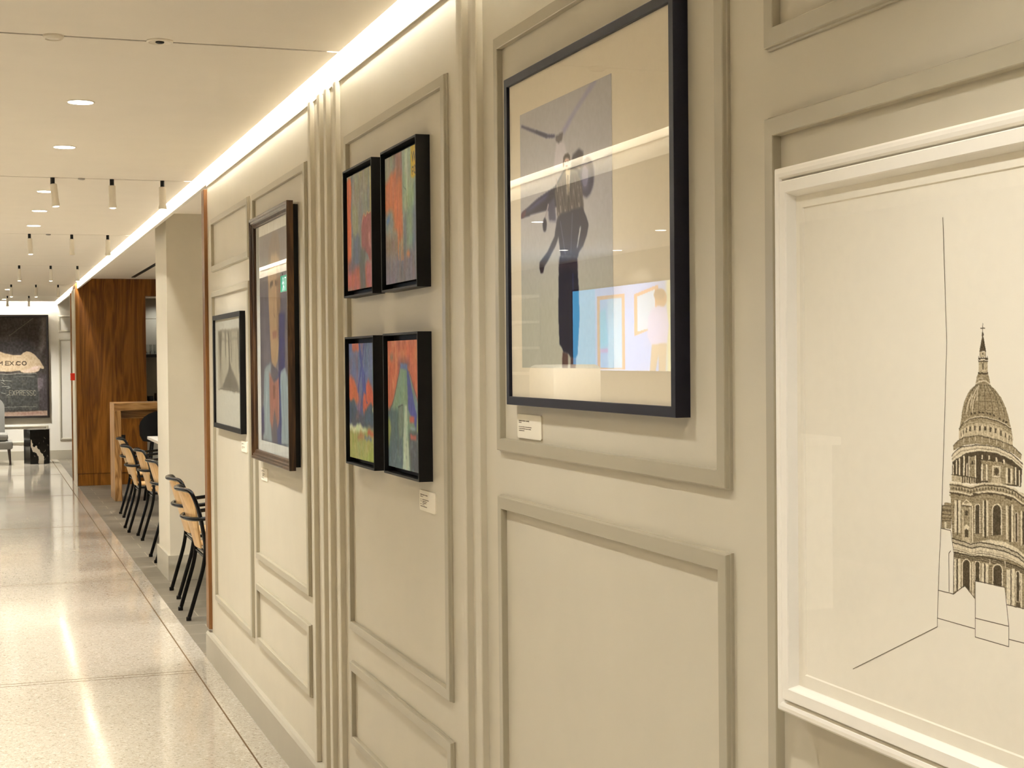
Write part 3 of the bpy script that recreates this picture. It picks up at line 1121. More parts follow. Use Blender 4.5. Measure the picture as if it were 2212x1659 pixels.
in_ = cv.mask([(U0, V0), (U1, V0), (U1, V1), (U0, V1)])[..., None]
cv.a = cv.a * (1 - in_) + ((cv.a - 120) * 1.15 + 92) * in_
sheet('print', t, cv, yn + .03, yf - .03, z0 + .03, z1 - .03, 1.0735, PRINT)
glass_part(t, yn + .031, yf - .031, z0 + .031, z1 - .031, 1.0705)

# --- large black frame: woman before a propeller aircraft
yn, yf, z0, z1 = 2.259, 3.112, 1.449, 2.150
t = art_base('framed_print', 'large black framed photograph of a standing woman and a propeller plane', 'picture', yn, yf, z0)
frame_part('frame', t, BLACK_SCREEN_TINT, yn, yf, z0, z1, [(0, XW), (0, 1.0685), (0.0008, 1.068), (0.017, 1.068), (0.018, 1.0685), (0.018, 1.079), (0.012, 1.079), (0.012, XW)])
rel(B('mount_board', (1.0752, 1.079, yn + .0125, yf - .0125, z0 + .0125, z1 - .0125), CREAM_PAPER, t))
cv = Canvas(250, 270, (176, 162, 146), 23)
cv.put(np.clip((cv.x / cv.w) * .5 + .1 + cv.noise(3, 3) * .4, 0, 1), (168, 154, 142), .8)
cv.put(np.clip((cv.y / cv.h - .45) * 3, 0, 1), (176, 164, 132), .8)
NV, PUR = (30, 28, 52), (92, 84, 108)
cv.poly([(.49, .133), (.565, .099), (.767, .019), (.876, -.009), (.835, .013), (.653, .077), (.519, .142)], (134, 122, 146), .85, 3)
cv.poly([(.421, .133), (.328, .119), (.023, .043), (.014, .051), (.319, .132), (.413, .143)], (70, 64, 92), .95, 1)
cv.poly([(.33, .121), (.2, .088), (.19, .094), (.32, .13)], (50, 46, 72), .9, 1)
cv.poly([(.436, .156), (.519, .172), (.547, .225), (.56, .26), (.40, .26), (.411, .224)], (200, 180, 166), .9, 2)
cv.poly([(.421, .139), (.475, .134), (.512, .131), (.496, .164), (.458, .17), (.428, .16)], (112, 98, 92), 1, 1)
cv.poly([(.003, .409), (.013, .388), (.2, .352), (.408, .326), (.5, .28), (.62, .27), (.70, .30), (.70, .40), (.438, .40), (.296, .403), (.165, .404)], NV, 1, 1)
cv.poly([(.03, .392), (.2, .358), (.36, .335), (.30, .362), (.14, .388)], (74, 72, 112), .8, 2)
cv.poly([(.003, .409), (.013, .388), (.07, .378), (.06, .404)], (110, 44, 60), .9, 1)
cv.poly([(.606, .232), (.678, .217), (.72, .236), (.704, .288), (.59, .27)], (52, 46, 62), 1, 2)
cv.oval(.75, .325, .075, .07, (72, 66, 84), 1, 2)
cv.oval(.735, .32, .045, .05, (120, 112, 126), .9, 4)
cv.poly([(.328, .385), (.407, .361), (.423, .455), (.342, .445)], (84, 78, 96), 1, 2)
cv.line([(.335, .385), (.3, .43)], 3, (150, 132, 124))
cv.oval(.292, .457, .023, .026, (40, 38, 56), 1, 1)
cv.poly([(.493, .289), (.531, .273), (.59, .275), (.661, .298), (.703, .351), (.718, .416), (.72, .46), (.70, .5), (.46, .5), (.44, .462), (.425, .389), (.408, .341)], (108, 94, 84), 1, 1)
for k in range(26):
    u = .43 + .27 * ((k * 37) % 26) / 26
    v = .30 + .15 * ((k * 17) % 26) / 26
    cv.line([(u, v), (u + .012, v + .045)], 2.2, [(150, 132, 112), (70, 60, 58), (128, 112, 100)][k % 3], .8)
cv.poly([(.531, .273), (.582, .279), (.562, .381), (.548, .36)], (206, 180, 140), 1, 1)
cv.line([(.556, .30), (.56, .43)], 1.6, (40, 34, 34))
cv.poly([(.517, .232), (.573, .238), (.573, .263), (.546, .278), (.519, .257)], (206, 164, 138), 1, 1)
cv.poly([(.505, .262), (.507, .228), (.530, .217), (.560, .218), (.580, .231), (.582, .255), (.568, .238), (.54, .232), (.52, .238), (.513, .262)], (62, 44, 38), 1, 1)
cv.line([(.535, .262), (.553, .263)], 1.6, (170, 70, 70)); cv.line([(.528, .247), (.54, .247)], 1.2, (60, 44, 40)); cv.line([(.552, .248), (.564, .248)], 1.2, (60, 44, 40))
cv.poly([(.444, .441), (.48, .43), (.701, .425), (.70, .51), (.654, .60), (.47, .585), (.45, .52)], (40, 40, 58), 1, 1)
cv.line([(.47, .46), (.52, .58)], 1.8, (110, 104, 116), .8); cv.line([(.6, .44), (.58, .58)], 1.8, (96, 92, 108), .8); cv.line([(.68, .46), (.63, .58)], 1.5, (40, 40, 60), .9)
cv.poly([(.436, .44), (.403, .509), (.323, .56), (.226, .596), (.228, .615), (.238, .634), (.267, .635), (.285, .612), (.33, .591), (.418, .541), (.465, .493)], (38, 36, 54), 1, 1)
cv.poly([(.226, .596), (.228, .618), (.240, .636), (.268, .636), (.283, .612), (.262, .592)], (52, 38, 48), 1, 1)
cv.poly([(.70, .425), (.735, .455), (.766, .492), (.745, .53), (.711, .563), (.634, .595), (.637, .566), (.688, .50), (.672, .455)], (36, 34, 52), 1, 1)
cv.poly([(.676, .497), (.692, .49), (.655, .562), (.640, .572)], (206, 196, 172), 1, 1)
cv.poly([(.461, .590), (.642, .600), (.659, .709), (.664, .817), (.641, .949), (.617, .965), (.575, .961), (.546, .945), (.491, .94), (.473, .92), (.449, .909), (.439, .803), (.447, .638)], (14, 16, 42), 1, 1)
cv.poly([(.455, .592), (.645, .602), (.648, .645), (.45, .635)], (52, 34, 48), .9, 3)
cv.line([(.55, .63), (.545, .94)], 2, (18, 18, 36), .9); cv.line([(.6, .66), (.6, .93)], 3, (40, 46, 92), .7)
cv.poly([(.479, .938), (.542, .947), (.536, 1.01), (.475, 1.01)], (112, 74, 62), 1, 1)
cv.poly([(.57, .96), (.625, .962), (.62, 1.01), (.562, 1.01)], (104, 66, 56), 1, 1)
cv.mottle(5, 60, 60)
cv.a = np.where(cv.a.mean(-1, keepdims=True) < 110, cv.a * .8, cv.a)
o = sheet('print', t, cv, 2.532, 3.028, 1.529, 2.062, 1.0748, PRINT)
glass_part(t, yn + .0125, yf - .0125, z0 + .0125, z1 - .0125, 1.0715)

# --- white double frame with the cathedral drawing
yn, yf, z0, z1 = 1.0, 1.905, 1.047, 1.8125
t = art_base('framed_drawing', 'white double-framed ink drawing of a domed cathedral, nearest picture at right', 'picture', yn, yf, z0)
frame_part('frame', t, WHITE_FR, yn, yf, z0, z1, [(0, XW), (0, 1.058), (0.003, 1.0555), (0.008, 1.055), (0.013, 1.056), (0.0155, 1.060), (0.0155, 1.072), (0.0195, 1.072), (0.0195, 1.0545), (0.021, 1.053), (0.036, 1.053), (0.0375, 1.0545), (0.0425, 1.068), (0.0425, 1.076), (0.030, 1.076), (0.030, XW)], False)
frame_part('mat_board', t, WHITE_PAPER, yn + .0405, yf - .0405, z0 + .0405, z1 - .0405, [(0, 1.0672), (0.0185, 1.0672), (0.020, 1.0688), (0.020, 1.0695), (0, 1.0695)])
rel(B('paper', (1.0691, 1.0694, yn + .05, yf - .05, z0 + .05, z1 - .05), WHITE_PAPER, t))
PAPERC = (250, 243, 227)
TONE = [PAPERC, (88, 76, 56), (168, 153, 124), (202, 188, 158), (230, 219, 193)]
CA0, CA1, CB0, CB1 = 10.0, 212.0, 20.0, 404.0
RES = 0.68
cw, ch = int((CA1 - CA0) / RES), int((CB1 - CB0) / RES)
cv = Canvas(cw, ch, PAPERC, 24)
cv.warp(0.0022, 60, 90)
inkmask = np.zeros((ch, cw))
outlines = []
hatch = ((cv.noise(120, 220, 1)) * 40)


def mm(l):
    return [((a - CA0) / RES, (b - CB0) / RES) for a, b in l]


def local(pts, fn, pad=4):
    """draw only in the strip of rows the shape covers"""
    ysr = [p[1] for p in pts]
    a_, b_ = max(0, int(min(ysr)) - pad), min(ch, int(max(ysr)) + pad)
    if b_ <= a_:
        return
    xsr = [p[0] for p in pts]
    c_, d_ = max(0, int(min(xsr)) - pad), min(cw, int(max(xsr)) + pad)
    if d_ <= c_:
        return
    s = Canvas.__new__(Canvas)
    s.h, s.w = b_ - a_, d_ - c_
    s.a = cv.a[a_:b_, c_:d_]
    s.x, s.y = cv.x[a_:b_, c_:d_], cv.y[a_:b_, c_:d_]
    s.wx, s.wy = cv.wx[a_:b_, c_:d_], cv.wy[a_:b_, c_:d_]
    fn(s)
    cv.a[a_:b_, c_:d_] = s.a


CATH = [['l',1,[(110.8,36.5),(110.7,46.8)],0.9],
['l',1,[(107.0,41.7),(114.5,41.9)],1.1],
['p',1,[(109.3,46.7),(112.1,46.8),(112.7,49.5),(111.4,51.8),(110.0,51.7),(109.0,49.4)]],
['p',1,[(109.6,51.7),(112.3,51.8),(116.1,66.1),(116.5,67.9),(104.6,67.9),(105.5,64.7)]],
['p',3,[(105.4,68.0),(115.8,68.1),(115.8,74.7),(105.4,74.7)]],
['l',1,[(105.4,68.0),(105.4,74.7)],0.7],
['l',1,[(115.8,68.1),(115.8,74.7)],0.7],
['p',1,[(109.2,69.4),(111.8,69.4),(111.7,71.5),(109.2,71.5)]],
['p',1,[(102.2,75.0),(120.3,75.0),(120.3,77.7),(102.1,77.7)]],
['p',4,[(106.5,76.7),(115.5,76.7),(115.5,78.5),(106.4,78.5)]],
['l',1,[(103.0,73.3),(103.0,75.3)],0.7],
['l',1,[(118.8,73.7),(118.7,75.4)],0.7],
['p',3,[(103.2,78.3),(119.3,78.3),(119.2,91.6),(103.1,91.7)]],
['l',2,[(103.8,78.7),(103.7,91.7)],0.5],
['l',2,[(105.7,78.7),(105.6,91.7)],0.5],
['l',2,[(108.1,78.7),(108.0,91.6)],0.5],
['l',2,[(114.3,78.7),(114.2,91.6)],0.5],
['l',2,[(116.4,78.7),(116.3,91.6)],0.5],
['l',2,[(118.7,78.7),(118.6,91.6)],0.5],
['p',1,[(109.8,81.0),(111.9,81.0),(111.8,88.6),(109.7,88.6)]],
['p',1,[(102.5,78.3),(120.0,78.3),(120.0,80.0),(102.5,80.0)]],
['p',2,[(102.0,93.7),(120.2,93.6),(122.3,99.2),(124.0,105.2),(97.4,105.6),(99.3,97.0)]],
['p',1,[(102.1,91.7),(120.2,91.6),(120.2,93.8),(102.0,93.9)]],
['l',4,[(99.8,100.1),(104.7,98.7),(111.1,98.1)],0.8],
['l',2,[(99.3,97.0),(104.7,96.0),(119.7,96.2),(122.3,97.2)],0.6],
['p',2,[(98.5,105.3),(87.2,111.6),(80.6,118.5),(75.0,127.4),(71.0,139.1),(70.4,144.5),(66.8,156.1),(65.6,162.5),(162.9,162.3),(159.6,151.0),(155.4,138.9),(151.2,130.2),(150.7,130.1),(143.6,119.8),(134.3,111.5),(123.8,105.6)]],
['l',1,[(102.0,105.4),(92.7,116.3),(86.0,130.5),(84.3,141.4)],0.7],
['l',1,[(104.7,105.0),(98.1,115.5),(94.8,128.3),(93.0,141.1)],0.7],
['l',1,[(107.9,104.6),(104.6,114.0),(102.9,128.1),(102.3,140.8)],0.7],
['l',1,[(113.2,104.2),(114.2,117.8),(114.6,140.4)],0.7],
['l',1,[(116.4,104.4),(123.8,116.3),(127.4,129.4),(128.3,139.9)],0.7],
['l',1,[(120.1,104.8),(132.2,116.1),(138.3,127.2),(140.3,139.5)],0.7],
['l',1,[(122.3,105.1),(139.4,118.6),(146.6,130.2),(149.6,139.2)],0.7],
['l',1,[(99.8,105.3),(87.2,115.0),(79.4,128.7),(76.5,141.6)],0.7],
['l',4,[(100.3,108.1),(91.5,119.6),(87.1,131.9)],1.4],
['l',4,[(97.0,117.5),(92.6,126.3),(90.3,138.5)],1.4],
['l',4,[(103.0,106.7),(100.3,114.1),(99.7,123.5)],1.4],
['l',4,[(90.5,117.0),(83.8,126.5),(79.9,138.8)],1.4],
['l',1,[(104.6,117.4),(115.3,117.7),(126.9,119.5),(139.4,121.2)],0.35],
['l',1,[(104.5,124.0),(115.2,124.3),(126.9,124.2),(139.4,125.8)],0.35],
['l',1,[(104.5,129.4),(115.2,129.6),(126.8,129.1),(139.3,130.7)],0.35],
['l',1,[(104.5,134.0),(115.2,134.3),(126.8,134.1),(139.3,135.6)],0.35],
['l',4,[(98.2,104.9),(104.7,102.1),(111.1,101.3),(117.5,102.0),(123.6,105.1)],1.3],
['p',1,[(94.1,137.3),(97.7,137.6),(97.7,139.9),(94.0,139.7)]],
['p',1,[(102.0,135.7),(105.6,136.0),(105.6,138.2),(102.0,138.0)]],
['p',1,[(108.8,135.8),(112.4,136.1),(112.4,138.3),(108.8,138.2)]],
['p',1,[(116.6,136.3),(120.2,136.6),(120.2,138.8),(116.6,138.6)]],
['p',1,[(122.2,137.1),(125.7,137.4),(125.7,139.6),(122.1,139.5)]],
['p',1,[(128.8,138.6),(132.3,138.9),(132.3,141.2),(128.8,141.0)]],
['p',1,[(138.6,141.8),(142.1,142.1),(142.0,144.3),(138.6,144.1)]],
['p',1,[(145.1,143.9),(148.5,144.2),(148.5,146.4),(145.1,146.3)]],
['p',1,[(150.4,145.5),(153.9,145.7),(153.8,147.9),(150.4,147.8)]],
['p',1,[(87.2,137.9),(90.9,138.2),(90.8,140.4),(87.2,140.3)]],
['l',1,[(66.2,157.2),(73.9,150.8),(85.5,145.8),(100.4,143.1),(112.8,142.9),(134.9,145.6),(148.9,149.3),(160.1,153.7)],1.4],
['l',4,[(75.1,150.0),(85.5,144.7),(100.4,142.1),(112.8,141.9),(134.9,144.6),(148.9,148.1),(159.0,152.3)],1.0],
['p',3,[(66.2,159.7),(73.9,153.6),(84.3,149.3),(103.8,146.5),(123.9,147.2),(145.7,151.5),(161.7,158.3),(163.5,163.7),(162.8,171.8),(134.7,166.1),(107.0,163.5),(85.4,165.6),(65.8,170.8)]],
['l',2,[(66.8,158.9),(84.3,151.1),(103.8,147.9),(123.9,148.8),(145.7,152.9),(161.6,159.7)],1.6],
['p',1,[(69.1,160.2),(70.3,160.3),(70.3,165.8),(69.1,165.8)]],
['p',1,[(73.4,158.1),(74.8,158.2),(74.7,163.6),(73.3,163.6)]],
['p',1,[(79.0,155.7),(81.1,155.8),(81.0,161.2),(78.9,161.3)]],
['p',1,[(85.2,154.0),(88.0,154.1),(88.0,159.4),(85.2,159.6)]],
['p',1,[(94.2,152.8),(97.4,152.9),(97.3,158.2),(94.1,158.3)]],
['p',1,[(103.2,152.1),(106.5,152.2),(106.5,157.5),(103.1,157.6)]],
['p',1,[(113.1,152.5),(116.4,152.5),(116.4,157.7),(113.0,157.9)]],
['p',1,[(122.5,153.1),(125.8,153.1),(125.8,158.4),(122.5,158.5)]],
['p',1,[(131.6,154.3),(134.7,154.3),(134.7,159.5),(131.6,159.7)]],
['p',1,[(141.6,156.5),(144.2,156.5),(144.2,161.7),(141.6,161.8)]],
['p',1,[(149.3,158.5),(151.6,158.6),(151.6,163.8),(149.2,163.9)]],
['p',1,[(156.0,160.8),(157.7,160.8),(157.7,166.0),(156.0,166.1)]],
['p',1,[(159.9,162.5),(161.2,162.6),(161.2,167.7),(159.9,167.8)]],
['l',4,[(77.0,156.4),(76.9,167.4)],1.3],
['l',4,[(83.2,154.3),(83.1,165.3)],1.3],
['l',4,[(91.0,153.0),(90.9,163.9)],1.3],
['l',4,[(100.1,151.9),(100.0,162.8)],1.3],
['l',4,[(109.4,151.6),(109.3,162.4)],1.3],
['l',4,[(119.4,151.9),(119.3,162.6)],1.3],
['l',4,[(129.1,153.2),(129.0,163.9)],1.3],
['l',4,[(138.6,154.9),(138.5,165.5)],1.3],
['l',4,[(147.2,156.9),(147.2,167.5)],1.3],
['l',4,[(154.2,159.3),(154.1,169.9)],1.3],
['l',4,[(72.1,158.0),(72.0,169.0)],1.3],
['p',2,[(54.8,177.8),(64.4,171.2),(74.9,167.1),(101.4,163.4),(134.7,166.4),(162.6,171.8),(177.8,181.1),(177.2,186.6),(161.5,180.0),(134.7,174.0),(100.2,173.0),(76.0,175.6),(54.8,183.2)]],
['l',1,[(54.8,177.8),(64.4,171.2),(74.9,167.1),(101.4,163.6),(134.7,166.6),(162.6,172.0),(177.8,181.1)],1.0],
['l',4,[(74.9,168.9),(74.9,173.9)],1.0],
['l',4,[(85.4,166.6),(85.3,171.6)],1.0],
['l',4,[(96.3,165.1),(96.2,170.0)],1.0],
['l',4,[(108.7,164.8),(108.7,169.7)],1.0],
['l',4,[(122.1,165.6),(122.1,170.5)],1.0],
['l',4,[(135.3,167.4),(135.2,172.2)],1.0],
['l',4,[(147.2,169.6),(147.1,174.4)],1.0],
['l',4,[(157.9,172.4),(157.8,177.2)],1.0],
['l',4,[(166.8,176.7),(166.8,181.4)],1.0],
['p',4,[(51.8,189.8),(56.0,186.0),(69.0,178.8),(101.3,174.7),(134.7,175.7),(161.5,182.1),(177.2,189.9),(179.8,193.8),(178.7,197.2),(161.5,188.2),(134.6,181.9),(103.5,181.3),(78.3,185.1),(52.9,196.9)]],
['l',1,[(51.8,189.8),(56.0,185.6),(69.0,178.5),(100.2,174.0),(134.7,174.7),(161.5,181.1),(179.8,191.1)],1.2],
['l',2,[(52.3,193.4),(69.0,183.1),(101.3,177.8),(134.6,178.8),(161.5,185.1),(179.3,194.5)],1.2],
['l',1,[(52.9,196.9),(78.3,185.1),(103.5,181.3),(134.6,181.9),(161.5,188.3),(178.7,197.3)],0.8],
['p',1,[(52.9,196.9),(78.3,185.1),(103.5,181.3),(134.6,181.9),(161.5,188.3),(178.7,197.3),(177.1,216.2),(145.3,216.6),(94.2,218.3),(51.5,219.4)]],
['p',4,[(53.5,199.8),(55.3,199.7),(55.2,211.2),(53.4,211.3)]],
['p',4,[(59.5,194.4),(61.8,194.2),(61.7,210.4),(59.3,210.5)]],
['p',4,[(65.4,191.2),(67.7,191.0),(67.6,210.7),(65.3,210.8)]],
['p',4,[(73.6,187.8),(76.5,187.7),(76.4,211.1),(73.5,211.3)]],
['p',4,[(79.6,196.0),(81.5,195.9),(81.4,211.5),(79.5,211.6)]],
['p',4,[(83.5,188.0),(85.9,187.8),(85.7,211.9),(83.3,212.1)]],
['p',4,[(95.3,186.9),(97.8,186.8),(97.7,212.4),(95.1,212.6)]],
['p',4,[(106.8,195.7),(110.2,195.5),(110.1,214.3),(106.7,214.6)]],
['p',4,[(115.2,195.5),(118.8,195.3),(118.7,213.7),(115.1,214.0)]],
['p',2,[(86.1,188.5),(95.1,188.0),(94.9,211.2),(86.0,211.9)]],
['p',1,[(88.0,197.6),(89.2,194.0),(90.7,193.2),(92.3,194.1),(93.2,197.3)]],
['p',2,[(110.7,196.1),(114.9,195.9),(114.8,214.0),(110.6,214.3)]],
['p',2,[(107.4,191.5),(149.7,191.6),(164.6,194.8),(164.5,214.4),(119.5,217.1),(119.7,195.2),(107.4,195.0)]],
['p',4,[(107.5,185.2),(110.1,185.0),(110.1,189.9),(107.4,190.1)]],
['p',4,[(120.3,185.1),(123.0,185.0),(122.9,189.8),(120.3,190.0)]],
['p',4,[(133.5,186.4),(136.1,186.3),(136.1,191.1),(133.5,191.3)]],
['p',4,[(146.5,188.4),(149.1,188.3),(149.1,193.0),(146.5,193.2)]],
['p',4,[(126.9,195.8),(141.9,195.9),(141.5,208.3),(126.8,209.0)]],
['p',2,[(129.3,197.4),(139.4,197.4),(139.4,206.7),(129.2,207.1)]],
['p',1,[(134.5,197.7),(138.3,199.9),(138.8,203.3),(134.5,206.9),(130.7,203.9),(130.7,200.4)]],
['p',3,[(126.2,209.7),(142.6,208.9),(143.6,216.0),(124.7,216.7)]],
['p',4,[(150.8,197.0),(154.2,196.8),(154.1,214.5),(150.7,214.8)]],
['p',4,[(158.8,197.9),(162.1,197.6),(162.0,213.9),(158.7,214.2)]],
['p',4,[(166.7,195.3),(169.3,195.1),(169.2,214.1),(166.6,214.3)]],
['p',4,[(173.5,198.2),(175.1,198.1),(175.0,215.6),(173.4,215.8)]],
['p',1,[(155.0,197.1),(158.2,197.2),(158.1,212.9),(154.9,212.8)]],
['p',3,[(51.2,211.5),(68.8,212.0),(96.5,212.2),(96.5,218.2),(89.6,219.4),(51.2,219.4)]],
['l',1,[(51.2,211.5),(68.8,211.8),(87.4,212.5),(96.5,212.2)],1.1],
['p',1,[(71.1,212.9),(73.0,212.9),(72.9,219.6),(71.1,219.5)]],
['p',1,[(75.5,212.6),(77.4,212.6),(77.4,219.2),(75.5,219.2)]],
['p',1,[(80.0,212.3),(81.8,212.3),(81.8,218.9),(79.9,218.8)]],
['p',1,[(84.4,212.0),(86.2,212.0),(86.2,218.6),(84.3,218.5)]],
['p',1,[(88.7,211.7),(90.6,211.7),(90.5,218.3),(88.7,218.2)]],
['p',1,[(93.1,211.4),(94.9,211.4),(94.9,217.9),(93.1,217.9)]],
['l',2,[(54.6,212.7),(54.5,218.8)],0.7],
['l',2,[(60.5,212.2),(60.5,218.3)],0.7],
['l',2,[(66.4,211.8),(66.4,217.9)],0.7],
['p',2,[(47.3,221.3),(48.5,229.7),(49.7,252.6),(52.1,285.8),(54.4,306.9),(54.9,323.2),(53.3,352.1),(179.6,349.9),(219.2,289.3),(219.5,227.2),(187.4,224.1),(172.9,221.9),(165.5,219.8),(145.3,217.2),(123.4,216.8),(107.8,218.2),(94.2,221.5),(87.3,223.2),(68.7,221.7)]],
['l',4,[(47.3,221.2),(68.7,221.2),(87.3,222.8),(94.2,221.0),(107.8,217.7),(123.4,216.4),(145.3,216.4),(165.5,219.2),(177.0,224.1),(187.4,227.1)],2.2],
['l',1,[(47.3,223.5),(68.7,223.5),(87.3,225.1),(94.2,223.3),(107.8,220.0),(123.4,218.6),(145.3,218.6),(165.5,221.3),(177.0,226.3),(187.3,229.3)],1.3],
['l',3,[(47.3,225.8),(68.7,225.7),(87.3,227.3),(94.1,225.5),(107.8,222.2),(123.4,220.8),(145.2,220.8),(165.5,223.5),(177.0,228.4),(187.3,231.4)],1.6],
['p',1,[(53.3,225.4),(55.0,225.3),(54.9,228.5),(53.3,228.7)]],
['p',1,[(59.0,225.4),(60.7,225.3),(60.6,228.5),(59.0,228.7)]],
['p',1,[(64.7,225.4),(66.3,225.3),(66.3,228.5),(64.7,228.6)]],
['p',1,[(70.3,225.5),(72.0,225.4),(71.9,228.6),(70.3,228.7)]],
['p',1,[(75.9,226.0),(77.6,225.9),(77.5,229.1),(75.9,229.2)]],
['p',1,[(81.5,226.5),(83.1,226.4),(83.1,229.6),(81.5,229.7)]],
['p',1,[(87.0,227.0),(88.6,226.8),(88.6,230.0),(87.0,230.2)]],
['p',1,[(92.5,225.6),(94.1,225.5),(94.1,228.6),(92.5,228.8)]],
['p',1,[(98.0,224.2),(99.6,224.1),(99.6,227.3),(98.0,227.4)]],
['p',1,[(103.5,222.9),(105.1,222.8),(105.0,225.9),(103.5,226.1)]],
['p',1,[(108.9,221.8),(110.5,221.6),(110.4,224.8),(108.9,224.9)]],
['p',1,[(114.3,221.3),(115.8,221.1),(115.8,224.3),(114.3,224.4)]],
['p',1,[(119.6,220.8),(121.2,220.7),(121.2,223.8),(119.6,223.9)]],
['p',1,[(124.9,220.4),(126.5,220.3),(126.5,223.4),(124.9,223.6)]],
['p',1,[(130.2,220.5),(131.8,220.3),(131.7,223.4),(130.2,223.6)]],
['p',1,[(135.5,220.5),(137.0,220.3),(137.0,223.4),(135.5,223.6)]],
['p',1,[(140.7,220.5),(142.2,220.3),(142.2,223.4),(140.7,223.6)]],
['p',1,[(145.9,220.6),(147.4,220.4),(147.4,223.5),(145.9,223.6)]],
['p',1,[(151.0,221.2),(152.5,221.1),(152.5,224.2),(151.0,224.3)]],
['p',1,[(156.2,221.9),(157.7,221.8),(157.6,224.9),(156.2,225.0)]],
['p',1,[(161.3,222.6),(162.8,222.5),(162.7,225.5),(161.3,225.6)]],
['p',1,[(166.3,223.5),(167.8,223.4),(167.8,226.4),(166.3,226.6)]],
['p',1,[(171.4,225.7),(172.8,225.5),(172.8,228.6),(171.4,228.7)]],
['p',1,[(176.4,227.8),(177.8,227.7),(177.8,230.7),(176.4,230.8)]],
['l',4,[(47.3,230.9),(68.6,230.7),(87.2,232.3),(94.1,230.5),(107.7,227.1),(123.4,225.6),(145.2,225.6),(165.5,228.2),(177.0,233.1),(187.3,236.1)],2.0],
['l',1,[(47.3,233.0),(68.6,232.9),(87.2,234.4),(94.1,232.6),(107.7,229.2),(123.3,227.7),(145.2,227.7),(165.5,230.3),(177.0,235.1),(187.3,238.1)],1.6],
['l',2,[(47.2,235.9),(68.6,235.8),(87.2,237.2),(94.1,235.4),(107.7,232.0),(123.3,230.5),(145.2,230.4),(165.4,233.0),(176.9,237.8),(187.3,240.8)],2],
['l',1,[(58.0,233.3),(68.6,233.8)],2.2],
['l',1,[(91.8,230.5),(102.1,231.1)],2.2],
['l',1,[(117.8,228.4),(127.8,229.0)],2.2],
['l',1,[(150.6,230.0),(160.2,231.4)],2.2],
['p',2,[(31.8,249.5),(36.7,248.8),(36.7,245.8),(50.4,245.0),(50.2,275.4),(31.6,276.4)]],
['l',1,[(32.5,249.4),(50.4,248.5)],0.9],
['l',1,[(32.5,254.4),(50.3,253.4)],0.9],
['l',1,[(32.5,255.6),(50.3,254.7)],0.9],
['l',1,[(32.4,259.8),(50.3,258.8)],0.9],
['l',1,[(32.4,264.4),(50.3,263.3)],0.9],
['l',1,[(32.4,267.3),(50.3,266.2)],0.9],
['p',4,[(36.5,268.1),(40.7,267.7),(40.6,275.5),(36.5,275.5)]],
['l',1,[(31.8,248.3),(31.2,276.5)],0.8],
['p',4,[(56.5,241.2),(60.9,240.8),(60.6,278.4),(56.3,278.8)]],
['p',4,[(63.9,240.5),(68.2,240.2),(68.0,278.0),(63.7,278.4)]],
['p',4,[(109.1,236.7),(111.9,236.4),(111.7,277.7),(108.8,278.0)]],
['p',4,[(116.1,236.1),(119.5,235.8),(119.3,275.7),(115.9,276.1)]],
['p',4,[(150.9,239.3),(154.2,239.0),(154.0,276.3),(150.7,276.6)]],
['p',4,[(160.6,236.9),(163.4,236.7),(163.1,277.6),(160.4,277.9)]],
['p',4,[(176.1,242.4),(178.5,242.2),(178.3,280.5),(175.9,280.7)]],
['p',4,[(85.1,244.4),(87.8,244.1),(87.5,286.8),(84.8,287.1)]],
['p',4,[(89.7,244.8),(91.7,244.6),(91.4,286.4),(89.4,286.6)]],
['p',1,[(61.3,240.8),(63.5,240.6),(63.3,280.5),(61.0,280.8)]],
['p',1,[(112.3,236.4),(115.5,236.1),(115.2,278.9),(112.0,279.3)]],
['p',1,[(156.4,238.8),(159.8,238.5),(159.5,278.7),(156.1,279.1)]],
['p',1,[(179.1,242.9),(182.0,243.4),(181.8,279.3),(178.9,279.6)]],
['p',4,[(71.3,243.6),(79.3,238.4),(89.1,242.4),(89.1,244.4),(71.3,245.6)]],
['p',2,[(74.2,243.1),(79.2,239.6),(85.8,242.3)]],
['l',1,[(70.6,246.5),(89.0,245.5)],1.2],
['p',3,[(71.2,249.6),(88.4,248.5),(87.5,286.8),(70.3,287.9)]],
['p',2,[(75.2,250.1),(84.4,249.4),(83.6,269.5),(75.1,270.2)]],
['l',1,[(75.2,250.1),(75.1,270.2)],0.6],
['l',1,[(84.4,249.4),(83.9,269.4)],0.6],
['p',1,[(77.2,251.5),(82.5,251.2),(82.0,256.3),(77.1,256.8)]],
['p',4,[(74.4,269.6),(79.7,267.0),(84.3,269.0),(84.3,272.6),(74.4,273.3)]],
['p',1,[(75.6,282.4),(75.7,274.3),(79.0,272.0),(82.7,273.6),(82.6,281.8)]],
['p',4,[(93.9,276.0),(94.1,245.8),(94.6,244.2),(95.8,242.7),(97.6,241.6),(99.7,241.1),(101.8,241.3),(103.6,242.0),(104.8,243.2),(105.2,244.8),(105.0,274.9)]],
['p',1,[(95.7,275.9),(95.9,245.6),(96.2,244.4),(97.1,243.4),(98.3,242.6),(99.7,242.3),(101.1,242.4),(102.3,242.9),(103.1,243.8),(103.4,244.9),(103.2,275.1)]],
['p',4,[(125.6,274.6),(125.8,246.0),(126.5,243.2),(128.5,240.8),(131.4,239.0),(134.9,238.1),(138.4,238.4),(141.3,239.6),(143.2,241.7),(143.9,244.3),(143.7,272.7)]],
['p',1,[(127.8,274.4),(128.0,245.8),(128.5,243.6),(130.1,241.6),(132.3,240.2),(134.9,239.6),(137.5,239.8),(139.7,240.8),(141.2,242.4),(141.7,244.5),(141.5,272.9)]],
['p',4,[(165.8,277.3),(166.0,247.5),(166.2,246.6),(166.8,245.8),(167.7,245.3),(168.8,245.0),(169.9,245.1),(170.9,245.5),(171.5,246.1),(171.7,246.9),(171.5,276.6)]],
